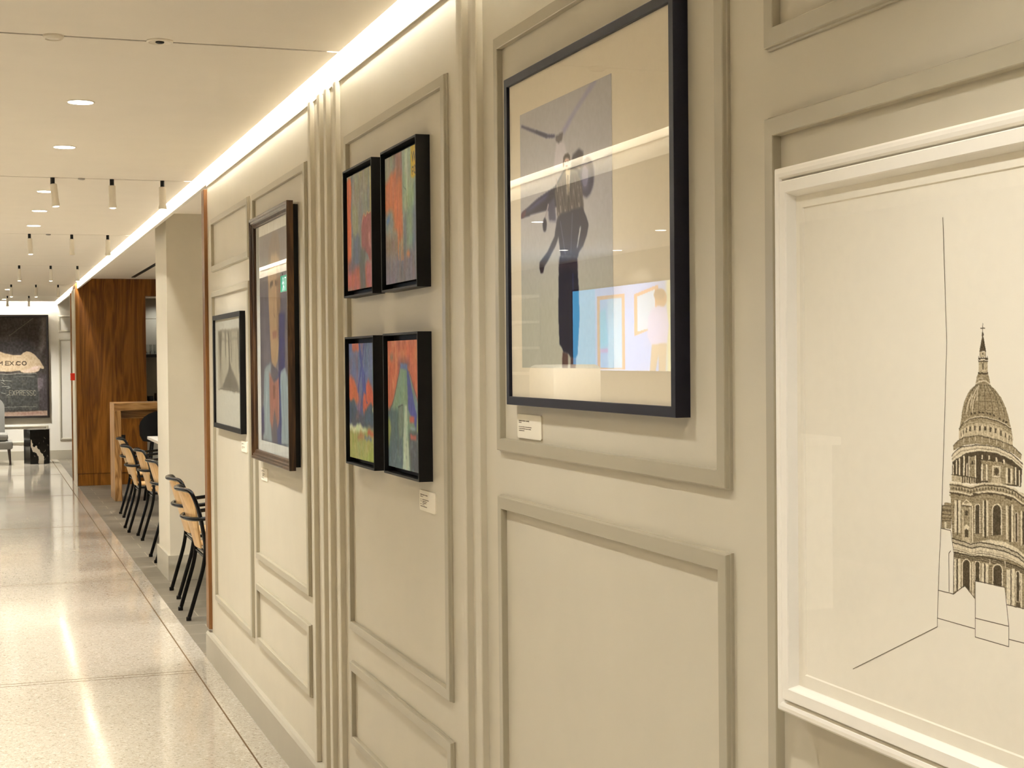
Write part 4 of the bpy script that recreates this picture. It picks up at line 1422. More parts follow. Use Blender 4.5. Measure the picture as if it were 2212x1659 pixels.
['p',1,[(167.0,277.1),(167.2,247.3),(167.3,246.8),(167.7,246.3),(168.2,245.9),(168.8,245.8),(169.5,245.8),(170.0,246.1),(170.4,246.5),(170.5,247.0),(170.3,276.8)]],
['l',1,[(121.8,243.5),(126.8,243.0)],0.35],
['l',1,[(144.2,241.8),(150.3,241.5)],0.35],
['l',1,[(103.9,245.1),(108.4,244.7)],0.35],
['l',1,[(51.7,249.8),(55.8,249.4)],0.35],
['l',1,[(92.3,246.1),(95.2,245.9)],0.35],
['l',1,[(121.7,246.2),(126.8,245.7)],0.35],
['l',1,[(144.1,244.4),(150.3,244.2)],0.35],
['l',1,[(103.9,247.8),(108.4,247.4)],0.35],
['l',1,[(51.7,252.6),(55.8,252.2)],0.35],
['l',1,[(92.3,248.9),(95.1,248.6)],0.35],
['l',1,[(121.7,248.9),(126.7,248.4)],0.35],
['l',1,[(144.1,247.1),(150.2,246.8)],0.35],
['l',1,[(103.9,250.5),(108.4,250.1)],0.35],
['l',1,[(51.7,255.4),(55.8,255.0)],0.35],
['l',1,[(92.3,251.6),(95.1,251.3)],0.35],
['l',1,[(121.7,251.5),(126.7,251.1)],0.35],
['l',1,[(144.1,249.7),(150.2,249.5)],0.35],
['l',1,[(103.9,253.2),(108.4,252.8)],0.35],
['l',1,[(51.7,258.1),(55.7,257.8)],0.35],
['l',1,[(92.2,254.3),(95.1,254.0)],0.35],
['l',1,[(121.7,254.2),(126.7,253.7)],0.35],
['l',1,[(144.1,252.4),(150.2,252.1)],0.35],
['l',1,[(103.9,255.9),(108.4,255.5)],0.35],
['l',1,[(51.7,260.9),(55.7,260.5)],0.35],
['l',1,[(92.2,257.0),(95.1,256.8)],0.35],
['l',1,[(121.7,256.9),(126.7,256.4)],0.35],
['l',1,[(144.1,255.0),(150.2,254.8)],0.35],
['l',1,[(103.8,258.6),(108.3,258.2)],0.35],
['l',1,[(51.6,263.7),(55.7,263.3)],0.35],
['l',1,[(92.2,259.8),(95.1,259.5)],0.35],
['l',1,[(121.6,259.6),(126.7,259.1)],0.35],
['l',1,[(144.1,257.7),(150.2,257.4)],0.35],
['l',1,[(103.8,261.4),(108.3,260.9)],0.35],
['l',1,[(51.6,266.5),(55.7,266.1)],0.35],
['l',1,[(92.2,262.5),(95.0,262.2)],0.35],
['l',1,[(121.6,262.3),(126.7,261.8)],0.35],
['l',1,[(144.0,260.3),(150.2,260.0)],0.35],
['l',1,[(103.8,264.1),(108.3,263.6)],0.35],
['l',1,[(51.6,269.3),(55.7,268.9)],0.35],
['l',1,[(92.2,265.2),(95.0,264.9)],0.35],
['l',1,[(121.6,265.0),(126.6,264.5)],0.35],
['l',1,[(144.0,263.0),(150.1,262.7)],0.35],
['l',1,[(103.8,266.8),(108.3,266.3)],0.35],
['l',1,[(51.6,272.1),(55.6,271.7)],0.35],
['l',1,[(92.2,268.0),(95.0,267.7)],0.35],
['l',1,[(121.6,267.7),(126.6,267.1)],0.35],
['l',1,[(144.0,265.7),(150.1,265.3)],0.35],
['l',1,[(103.8,269.5),(108.3,269.0)],0.35],
['l',1,[(51.5,274.9),(55.6,274.5)],0.35],
['l',1,[(92.1,270.7),(95.0,270.4)],0.35],
['l',1,[(121.6,270.3),(126.6,269.8)],0.35],
['l',1,[(144.0,268.3),(150.1,268.0)],0.35],
['l',1,[(103.8,272.2),(108.2,271.7)],0.35],
['l',1,[(51.5,277.7),(55.6,277.3)],0.35],
['l',1,[(92.1,273.4),(95.0,273.1)],0.35],
['l',1,[(121.6,273.0),(126.6,272.5)],0.35],
['l',1,[(144.0,271.0),(150.1,270.6)],0.35],
['l',1,[(103.7,274.9),(108.2,274.4)],0.35],
['l',1,[(51.5,280.5),(55.6,280.0)],0.35],
['l',1,[(92.1,276.2),(95.0,275.9)],0.35],
['l',1,[(121.5,275.7),(126.6,275.2)],0.35],
['l',1,[(144.0,273.6),(150.1,273.3)],0.35],
['l',1,[(103.7,277.6),(108.2,277.2)],0.35],
['l',1,[(51.5,283.3),(55.6,282.8)],0.35],
['l',1,[(92.1,278.9),(94.9,278.6)],0.35],
['p',4,[(51.5,286.3),(72.3,286.5),(88.1,287.5),(105.0,284.0),(121.5,279.8),(148.8,279.9),(170.5,284.4),(181.6,290.0),(196.3,294.3),(196.3,308.0),(181.6,303.8),(170.4,300.6),(148.7,298.6),(121.4,298.8),(104.9,300.0),(88.0,302.0),(72.2,301.5),(54.5,301.1)]],
['l',1,[(51.9,286.5),(72.3,287.7),(88.1,289.1),(105.0,285.2),(121.5,285.0),(148.8,285.8),(170.5,289.4),(182.3,294.1),(196.3,297.4)],1.6],
['l',2,[(51.9,288.8),(72.3,289.9),(88.1,291.4),(104.9,287.5),(121.5,287.2),(148.8,288.0),(170.5,291.6),(182.3,296.3),(196.3,299.5)],0.9],
['l',1,[(51.8,291.0),(72.3,292.1),(88.1,293.6),(104.9,289.6),(121.5,289.3),(148.8,290.1),(170.5,293.7),(182.3,298.3),(196.3,301.5)],1.6],
['l',2,[(51.8,296.4),(72.2,297.4),(88.0,298.8),(104.9,294.8),(121.4,294.5),(148.7,295.1),(170.4,298.7),(182.3,303.3),(196.3,306.5)],0.7],
['l',1,[(51.8,298.8),(72.2,299.9),(88.0,301.2),(104.9,297.2),(121.4,296.8),(148.7,297.5),(170.4,301.0),(182.3,305.6),(196.2,308.7)],0.7],
['l',2,[(51.8,302.1),(72.2,303.1),(88.0,304.4),(104.9,300.4),(121.4,300.0),(148.7,300.6),(170.4,304.0),(182.2,308.7),(196.2,311.8)],0.8],
['l',2,[(56.2,291.7),(56.1,301.5)],0.5],
['l',2,[(62.9,292.0),(62.8,301.8)],0.5],
['l',2,[(69.6,292.4),(69.5,302.2)],0.5],
['l',2,[(76.2,292.9),(76.2,302.6)],0.5],
['l',2,[(82.8,293.5),(82.8,303.2)],0.5],
['l',2,[(89.4,293.7),(89.3,303.3)],0.5],
['l',2,[(95.9,292.1),(95.8,301.8)],0.5],
['l',2,[(102.3,290.6),(102.3,300.2)],0.5],
['l',2,[(108.8,289.9),(108.7,299.5)],0.5],
['l',2,[(115.1,289.8),(115.1,299.3)],0.5],
['l',2,[(121.5,289.7),(121.4,299.2)],0.5],
['l',2,[(127.7,289.9),(127.7,299.3)],0.5],
['l',2,[(134.0,290.0),(133.9,299.5)],0.5],
['l',2,[(140.2,290.2),(140.1,299.6)],0.5],
['l',2,[(146.3,290.4),(146.2,299.7)],0.5],
['l',2,[(152.4,291.1),(152.4,300.4)],0.5],
['l',2,[(158.5,292.1),(158.4,301.4)],0.5],
['l',2,[(164.5,293.1),(164.4,302.3)],0.5],
['l',2,[(170.5,294.0),(170.4,303.3)],0.5],
['l',2,[(176.4,296.4),(176.3,305.6)],0.5],
['l',2,[(182.3,298.7),(182.2,307.9)],0.5],
['l',2,[(188.1,300.1),(188.1,309.2)],0.5],
['p',1,[(54.7,301.5),(72.2,301.5),(88.0,302.0),(104.9,300.0),(121.4,300.0),(148.7,301.0),(170.4,303.7),(196.3,308.0),(196.2,313.7),(170.4,309.4),(148.7,306.8),(121.3,305.9),(104.8,306.0),(88.0,308.1),(72.1,307.6),(54.7,307.7)]],
['l',4,[(122.0,302.7),(122.0,307.4)],2],
['l',4,[(148.7,301.7),(149.3,307.1)],2],
['l',3,[(54.7,304.0),(72.2,303.9),(88.0,304.4),(104.8,302.4),(121.4,302.4),(148.7,303.3),(170.4,306.0),(196.2,310.2)],0.6],
['l',2,[(54.7,306.0),(72.2,306.0),(88.0,306.4),(104.8,304.4),(121.4,304.3),(148.7,305.2),(170.4,307.9),(196.2,312.1)],1.2],
['p',4,[(55.4,309.6),(59.5,309.1),(59.3,347.2),(55.1,347.8)]],
['p',4,[(62.8,309.1),(67.6,308.5),(67.3,346.0),(62.5,346.7)]],
['p',4,[(89.9,309.0),(92.1,308.8),(91.8,349.8),(89.6,350.1)]],
['p',4,[(107.1,308.5),(111.5,307.9),(111.3,331.8),(106.9,332.4)]],
['p',4,[(114.4,308.0),(119.1,307.4),(118.9,330.8),(114.2,331.4)]],
['p',4,[(151.7,309.9),(158.1,309.1),(157.9,350.2),(151.4,351.2)]],
['p',4,[(160.2,308.4),(165.6,307.7),(165.4,349.8),(159.9,350.7)]],
['p',4,[(175.7,311.4),(178.3,311.1),(178.1,350.2),(175.5,350.6)]],
['p',1,[(59.8,309.5),(62.2,309.2),(62.0,346.8),(59.5,347.1)]],
['p',1,[(111.7,307.9),(114.0,307.6),(113.8,331.5),(111.5,331.8)]],
['p',1,[(158.4,309.1),(159.9,308.9),(159.7,350.7),(158.1,350.9)]],
['p',4,[(69.5,344.9),(69.7,314.8),(70.4,312.2),(72.3,309.8),(75.2,308.0),(78.5,307.1),(81.8,307.2),(84.6,308.3),(86.5,310.2),(87.1,312.6),(86.9,342.4)]],
['p',1,[(71.6,344.6),(71.8,314.5),(72.3,312.4),(73.8,310.5),(76.0,309.1),(78.5,308.4),(81.0,308.5),(83.1,309.4),(84.6,310.9),(85.0,312.9),(84.8,342.7)]],
['p',4,[(93.8,332.6),(93.9,311.2),(94.3,309.6),(95.5,308.1),(97.2,307.1),(99.3,306.5),(101.3,306.6),(103.0,307.2),(104.1,308.4),(104.5,309.8),(104.4,331.2)]],
['p',1,[(95.3,332.4),(95.5,311.0),(95.8,309.8),(96.6,308.7),(97.8,307.9),(99.3,307.5),(100.7,307.5),(101.9,308.0),(102.7,308.9),(103.0,310.0),(102.8,331.4)]],
['p',4,[(126.1,333.7),(126.2,313.8),(126.9,310.9),(129.0,308.2),(132.1,306.2),(135.7,305.2),(139.3,305.3),(142.4,306.5),(144.4,308.7),(145.1,311.4),(145.0,331.1)]],
['p',1,[(128.1,333.4),(128.2,313.6),(128.8,311.1),(130.4,308.9),(132.9,307.3),(135.7,306.5),(138.6,306.6),(141.0,307.6),(142.6,309.4),(143.1,311.6),(143.0,331.4)]],
['p',4,[(167.0,342.6),(167.1,312.3),(167.4,311.1),(168.3,310.0),(169.6,309.2),(171.0,308.8),(172.5,308.8),(173.8,309.3),(174.6,310.2),(174.9,311.3),(174.7,341.5)]],
['p',1,[(168.4,342.4),(168.6,312.1),(168.8,311.3),(169.3,310.6),(170.1,310.0),(171.0,309.7),(172.0,309.8),(172.8,310.1),(173.3,310.7),(173.5,311.5),(173.3,341.7)]],
['p',1,[(167.8,344.1),(174.3,343.8),(174.3,349.2),(167.8,349.5)]],
['l',1,[(120.1,310.0),(126.6,309.2)],0.35],
['l',1,[(145.0,307.7),(151.1,307.2)],0.35],
['l',1,[(120.0,312.7),(126.6,311.9)],0.35],
['l',1,[(145.0,310.3),(151.1,309.8)],0.35],
['l',1,[(120.0,315.4),(126.6,314.6)],0.35],
['l',1,[(144.9,313.0),(151.1,312.5)],0.35],
['l',1,[(120.0,318.1),(126.6,317.3)],0.35],
['l',1,[(144.9,315.6),(151.0,315.1)],0.35],
['l',1,[(120.0,320.8),(126.5,319.9)],0.35],
['l',1,[(144.9,318.3),(151.0,317.8)],0.35],
['l',1,[(120.0,323.5),(126.5,322.6)],0.35],
['l',1,[(144.9,320.9),(151.0,320.4)],0.35],
['l',1,[(120.0,326.2),(126.5,325.3)],0.35],
['l',1,[(144.9,323.6),(151.0,323.1)],0.35],
['l',1,[(119.9,328.9),(126.5,328.0)],0.35],
['l',1,[(144.9,326.2),(151.0,325.7)],0.35],
['p',0,[(30.6,276.5),(48.4,277.3),(50.8,285.1),(55.3,303.5),(55.1,322.4),(53.5,324.6),(53.3,351.9),(25.2,351.8)]],
['p',0,[(25.2,351.8),(53.3,351.9),(75.2,339.1),(93.9,350.7),(94.3,374.3),(21.0,386.0)]],
['p',0,[(95.3,330.4),(148.7,330.6),(152.7,349.4),(191.4,349.6),(218.0,351.5),(217.8,396.2),(94.7,408.2)]],
['o',0,[(36.2,-90.5),(39.3,-19.5),(42.8,56.9),(40.2,105.9),(31.8,248.8),(26.7,309.9),(23.6,351.7),(21.4,395.8)]],
['o',0,[(21.4,395.8),(-165.5,482.1)]],
['o',0,[(29.7,277.0),(48.9,277.8),(55.0,304.3)]],
['o',0,[(55.0,304.3),(54.0,322.9),(53.7,351.8)]],
['o',0,[(45.1,305.0),(45.2,350.3)]],
['o',0,[(45.1,305.0),(48.7,301.8)]],
['o',0,[(23.6,351.7),(53.7,351.8),(75.2,338.8),(93.4,350.4)]],
['o',0,[(21.5,385.3),(94.0,386.0)]],
['o',0,[(95.3,330.4),(94.8,395.4),(155.2,395.9)]],
['o',0,[(95.3,330.4),(148.7,330.6),(155.4,373.2),(155.2,395.9)]],
['o',0,[(95.0,373.6),(155.4,373.2)]],
['o',0,[(151.9,349.5),(202.9,349.3)]],
['o',0,[(155.7,387.6),(202.7,387.0)]]]
for it in CATH:
    if it[0] == 'o':
        outlines.append(it[2])
    elif it[0] == 'p':
        P_ = mm(it[2])
        if it[1] == 0:
            local(P_, lambda s: s.poly(P_, PAPERC, 1, 0, False))
        else:
            jit = [0, 8, 14, 12, 8][it[1]]

            def f_(s, c=TONE[it[1]]):
                m = s.mask(P_, False)
                s.put(m, c)
            local(P_, f_)
    else:
        P_ = mm(it[2])
        local(P_, lambda s: s.line(P_, it[3] / RES, TONE[it[1]], 0.95, False))
# pen hatching texture wherever there is ink
d = np.abs(cv.a - np.array(PAPERC)).sum(-1) > 6
cv.a += (cv.rs.rand(ch, cw) - .5)[..., None] * 30 * d[..., None] + (hatch * d)[..., None]
# courses of masonry over the mid tones
mid = d & (cv.a.sum(-1) > 250) & (cv.a.sum(-1) < 520)
row = (np.abs((cv.y + cv.wy * 2) % 4.6 - 2.3) < 0.75) & (cv.rs.rand(ch, cw) > .25)
cv.a -= (mid & row)[..., None] * 26.0
lay = (np.abs((cv.x + 3.5 * np.floor(cv.y / 4.6)) % 9.0 - 4.5) < 0.6)
cv.a -= (mid & lay)[..., None] * 18.0
o = sheet('drawing', t, cv, 1.56 - CA1 / 1000, 1.56 - CA0 / 1000, 1.62 - CB1 / 1000, 1.62 - CB0 / 1000, 1.0689, PRINT, False)
bm = bmesh.new()
for l in outlines:
    for (a0, b0), (a1, b1) in zip(l[:-1], l[1:]):
        p0 = Vector((0, 1.56 - a0 / 1000, 1.62 - b0 / 1000))
        p1 = Vector((0, 1.56 - a1 / 1000, 1.62 - b1 / 1000))
        dr = (p1 - p0)
        L_ = dr.length
        n_ = Vector((0, -dr.z, dr.y)) / L_ * 0.00045
        e_ = dr / L_ * 0.0003
        vs = [bm.verts.new((1.0687, v.y, v.z)) for v in (p0 - n_ - e_, p1 - n_ + e_, p1 + n_ + e_, p0 + n_ - e_)]
        bm.faces.new(vs)
rel(finish('ink_outline', bm, INK, t))
glass_part(t, yn + .0405, yf - .0405, z0 + .0405, z1 - .0405, 1.0645)


# --- caption plaques
def plaque(yn, yf, z0, z1, label, lines):
    t = art_base('caption_plaque', label, 'plaque', yn, yf, z0, group='white caption plaques under the pictures')
    r = 0.006
    bm = bmesh.new()
    pts = []
    for cy, cz, a0 in ((yf - r, z1 - r, 0), (yn + r, z1 - r, 90), (yn + r, z0 + r, 180), (yf - r, z0 + r, 270)):
        for k in range(5):
            a = math.radians(a0 + 90 * k / 4)
            pts.append((cy + r * math.cos(a), cz + r * math.sin(a)))
    fa = [bm.verts.new((1.0915, y, z)) for y, z in pts]
    fb = [bm.verts.new((XW, y, z)) for y, z in pts]
    bm.faces.new(fa)
    bm.faces.new(fb[::-1])
    for i in range(len(pts)):
        j = (i + 1) % len(pts)
        bm.faces.new((fa[i], fa[j], fb[j], fb[i]))
    rel(finish('card', bm, CARD, t))
    bm = bmesh.new()
    w, h = yf - yn, z1 - z0
    rnd = random.Random(5)
    for u0, u1, v, s in lines:
        u = u0
        while u < u1:
            l = min(rnd.uniform(.018, .034), u1 - u)
            hh = s * rnd.uniform(.7, 1.0)
            box(bm, 1.0912, 1.0915, yf - (u + l) * w, yf - u * w, z1 - (v + hh / 2) * h, z1 - (v - hh / 2) * h)
            u += l + rnd.choice((.006, .006, .006, .016))
    rel(finish('lettering', bm, INK, t))


L1 = [(.07, .5, .28, .05), (.07, .18, .35, .035), (.07, .6, .53, .035), (.07, .58, .61, .035), (.07, .3, .69, .035)]
L2 = [(.06, .52, .22, .045), (.06, .24, .31, .035), (.07, .12, .46, .035), (.07, .14, .55, .035), (.2, .6, .45, .04), (.2, .48, .54, .04), (.2, .44, .62, .04), (.2, .32, .7, .035), (.06, .14, .69, .035), (.06, .48, .79, .04)]
plaque(2.960, 3.110, 1.377, 1.4285, 'white caption plaque under the photograph of the woman and plane', L1)
plaque(3.757, 3.906, 1.147, 1.201, 'white caption plaque under the four small paintings', L2)
plaque(6.229, 6.378, 1.0475, 1.0985, 'white caption plaque under the brown-framed portrait', L2)
plaque(6.737, 6.892, 1.1385, 1.1885, 'white caption plaque below the small grey picture', L1)

# ------------------------------------------------------------------ the sack picture on the end wall
x0, x1, z0, z1 = -0.38, 0.955, 0.672, 2.305
YF = YEND - 0.05
t = thing('framed_photograph', 'very large dark photograph of a coffee sack on an espresso machine, end wall', 'picture', (0.29, YEND, z0))
bm = bmesh.new()
loops = []
for ins, y in ((0, YEND), (0, YF), (.012, YF - .004), (.03, YF), (.034, YF + .02), (.034, YEND)):
    loops.append([bm.verts.new(v) for v in ((x0 + ins, y, z0 + ins), (x1 - ins, y, z0 + ins), (x1 - ins, y, z1 - ins), (x0 + ins, y, z1 - ins))])
for i in range(len(loops)):
    a, b = loops[i], loops[(i + 1) % len(loops)]
    for k in range(4):
        bm.faces.new((a[k], a[(k + 1) % 4], b[(k + 1) % 4], b[k]))
rel(finish('frame', bm, simple('dark_brown_frame', rgba(26, 15, 11), 0.35, var=0.15), t))
cv = Canvas(300, 370, (44, 35, 27), 31)
cv.warp(0.008, 8, 8)
cv.put(np.clip(cv.noise(5, 5) + .1, 0, 1), (72, 60, 48), .9)
cv.poly([(.98, .0), (1.0, .05), (.99, .3), (.9, .4), (.93, .1)], (120, 104, 92), .5, 8)
cv.line([(.84, .02), (.56, .19)], 2.5, (96, 84, 64), .6)
cv.poly([(.0, .3), (.3, .27), (.55, .24), (.8, .23), (.88, .36), (.6, .38), (.4, .36)], (34, 27, 23), .85, 8)
TAN = (142, 116, 84)
# u of the photo-visible part runs from about .45 to 1
cv.poly([(.02, .44), (.12, .37), (.3, .33), (.42, .345), (.5, .37), (.6, .385), (.69, .383), (.72, .36), (.76, .348), (.80, .355), (.86, .39), (.915, .44), (.945, .49), (.965, .51), (.962, .53), (.935, .53), (.925, .52), (.9, .55), (.85, .565), (.73, .566), (.69, .56), (.68, .547), (.4, .55), (.1, .555), (.02, .53)], TAN, 1, 1)
cv.poly([(.69, .55), (.76, .53), (.86, .50), (.93, .50), (.9, .55), (.85, .565), (.73, .566)], (152, 124, 98), .9, 2)
cv.poly([(.84, .50), (.92, .50), (.88, .53), (.8, .535)], (168, 138, 118), .7, 3)
cv.poly([(.3, .34), (.42, .35), (.5, .375), (.6, .39), (.6, .42), (.3, .42)], (126, 100, 68), .6, 5)
SC = (52, 38, 24)


def glyph(c, u, v, w, h, col, lw):
    G = {'M': [[(0, 1), (0, 0), (.5, .6), (1, 0), (1, 1)]], 'E': [[(1, 0), (0, 0), (0, 1), (1, 1)], [(0, .5), (.8, .5)]],
         'X': [[(0, 0), (1, 1)], [(1, 0), (0, 1)]], 'I': [[(.5, 0), (.5, 1)]], 'P': [[(0, 1), (0, 0), (.8, 0), (1, .2), (.8, .5), (0, .5)]],
         'R': [[(0, 1), (0, 0), (.8, 0), (1, .2), (.8, .5), (0, .5)], [(.5, .5), (1, 1)]],
         'S': [[(1, .12), (.7, 0), (.25, 0), (0, .2), (.25, .45), (.75, .55), (1, .8), (.75, 1), (.25, 1), (0, .88)]],
         'C': [[(1, .15), (.7, 0), (.3, 0), (0, .3), (0, .7), (.3, 1), (.7, 1), (1, .85)]],
         'O': [[(.3, 0), (.7, 0), (1, .3), (1, .7), (.7, 1), (.3, 1), (0, .7), (0, .3), (.3, 0)]],
         '.': [[(.45, .95), (.55, 1)]]}[c]
    for st in G:
        cv.line([(u + w * a, v + h * b) for a, b in st], lw, col, .95)


for c, u in (('M', .436), ('.', .49), ('E', .515), ('X', .565), ('.', .610), ('C', .638), ('O', .706)):
    glyph(c, u, .450, .044 if c in 'CO' else .038, .036, SC, 3.8 if c in 'CO' else 3.0)
# the machine under it
cv.rect(.02, .9, .575, .94, (46, 42, 34), 1, 1)
cv.put(cv.mask([(.02, .575), (.9, .575), (.9, .94), (.02, .94)]) * np.clip(cv.noise(30, 30) * 1.2, 0, 1), (84, 74, 58), .6)
cv.line([(.03, .578), (.87, .572)], 2, (112, 102, 84), .9)
cv.line([(.6, .605), (.85, .60)], 1.5, (92, 84, 70), .8)
cv.line([(.04, .915), (.86, .905)], 1.6, (108, 98, 82), .8)
for a in ((.45, .64, .57, .645), (.46, .66, .5, .68), (.47, .70, .55, .70), (.52, .72, .56, .71), (.47, .62, .49, .655), (.46, .76, .5, .77), (.52, .79, .55, .78)):
    cv.line([(a[0], a[1]), (a[2], a[3])], 2.2, (128, 118, 98), .7)
for i, c in enumerate('EXPRESSC'):
    glyph(c, .550 + i * .0400, .742, .028, .048, (104, 92, 72), 2.2)
cv.poly([(.885, .62), (.955, .62), (.95, .70), (.91, .75), (.89, .75)], (96, 80, 72), .9, 2)
cv.rect(.9, 1.0, .58, .94, (58, 48, 46), .5, 4)
cv.poly([(-.1, .965), (.5, .957), (.9, .95), (1.1, .945), (1.1, 1.1), (-.1, 1.1)], (130, 102, 78), 1, 2)
cv.poly([(.6, .965), (.9, .957), (.95, .98), (.7, .985)], (120, 84, 66), .7, 3)
cv.rect(-.1, 1.1, .985, 1.1, (148, 118, 92), .6, 3)
cv.mottle(16, 60, 60)
o = rel(canvas_mesh('print', cv, (x0 + .03, YF + .014, z1 - .03), (x1 - x0 - .06, 0, 0), (0, 0, -(z1 - z0 - .06)), PRINT, t))

# ------------------------------------------------------------------ armchair and marble block at the end wall
t = thing('armchair', 'pale grey upholstered armchair with dark tapered legs by the end wall', 'armchair', (-0.02, 24.42, 0))
bm = bmesh.new()
box(bm, -0.40, 0.395, -0.36, 0.33, 0.24, 0.36, bev=0.03)
finish('seat_base', bm, FAB_GREY, t, True)
bm = bmesh.new()
box(bm, -0.36, 0.33, -0.33, 0.24, 0.362, 0.475, bev=0.045)
finish('seat_cushion', bm, FAB_GREY, t, True)
bm = bmesh.new()
NB = 14
rows = []
for i in range(NB + 1):
    a = PI * i / NB
    w = 0.29 * math.cos(a)
    z = 0.86 + 0.19 * math.sin(a)
    rows.append((w, z))
outline = [(0.29, 0.37)] + rows + [(-0.29, 0.37)]
fa = [bm.verts.new((x, 0.25 + 0.06 * (z - .37), z)) for x, z in outline]
fb = [bm.verts.new((x, 0.38 + 0.10 * (z - .37), z)) for x, z in outline]
bm.faces.new(fa)
bm.faces.new(fb[::-1])
for i in range(len(outline)):
    j = (i + 1) % len(outline)
    bm.faces.new((fa[i], fa[j], fb[j], fb[i]))
bmesh.ops.bevel(bm, geom=[e for e in bm.edges if len(e.link_faces) == 2 and e.calc_face_angle(0) > 1.0], offset=0.03, segments=3, affect='EDGES')
finish('backrest', bm, FAB_GREY, t, True)
for lx, ly in ((0.34, -0.31), (-0.34, -0.31), (0.34, 0.28), (-0.34, 0.28)):
    bm = bmesh.new()
    tube(bm, [(lx, ly, 0.245), (lx + 0.02 * (1 if lx > 0 else -1), ly, 0.0)], 0.022, 12, r2=0.012)
    finish('leg', bm, DARK_WOOD, t, True)

hexa = [(-0.185, 0.09), (-0.10, -0.17), (0.185, -0.10), (0.205, 0.12), (0.10, 0.30), (-0.12, 0.30)]
t = thing('side_table', 'black marble block side table with a jagged white vein', 'side table', (0.725, 24.33, 0))


def marble_mat():
    m, nt, p = new_mat('black_marble')
    c = obj_coords(nt)
    f = noise(nt, c, 14, 8, 0.7, 1.5)
    nt.links.new(ramp(nt, f, [(0.0, (.012, .011, .010, 1)), (0.64, (.012, .011, .010, 1)), (0.68, (.12, .115, .10, 1)), (0.70, (.012, .011, .010, 1))]), p.inputs['Base Color'])
    p.inputs['Roughness'].default_value = 0.15
    return m


bm = bmesh.new()
prism(bm, hexa, 0.0, 0.525)
finish('block', bm, marble_mat(), t)
cv = Canvas(150, 260, (29, 28, 26), 41)
cv.warp(0.05, 9, 14)
cv.put(np.clip((cv.noise(8, 12, 4) - .38) * 6, 0, 1), (110, 106, 98), .8)
cv.poly([(.02, .28), (.06, .3), (.1, .38), (.2, .5), (.34, .48), (.4, .55), (.52, .66), (.66, .72), (.72, .88), (.70, 1.0), (.42, 1.0), (.44, .86), (.4, .76), (.22, .64), (.14, .64), (.1, .56), (.04, .46)], (224, 218, 206), 1, 1)
cv.line([(.7, .66), (.8, .6), (.78, .64)], 3, (190, 184, 172), .8)
cv.line([(.72, .22), (.8, .28)], 2, (160, 156, 146), .7)
pA, pB = Vector((-0.10, -0.1708, 0)), Vector((0.185, -0.1008, 0))
nrm = Vector((pB.y - pA.y, -(pB.x - pA.x), 0)).normalized() * 0.0008
canvas_mesh('front_face', cv, (pA.x + nrm.x, pA.y + nrm.y, 0.524), (pB.x - pA.x, pB.y - pA.y, 0), (0, 0, -0.523), POLISHED, t, False)

# red call point on the return wall
t = thing('fire_call_point', 'small red fire alarm call point at the edge of the walnut wall', 'fire alarm', (1.056, 19.725, 1.365))
bm = bmesh.new()
box(bm, -0.052, 0.0, -0.045, 0.045, -0.045, 0.045, bev=0.006)
finish('housing', bm, RED_PL, t)
bm = bmesh.new()
box(bm, -0.054, -0.051, -0.028, 0.028, -0.028, 0.028)
finish('press_plate', bm, CARD, t)

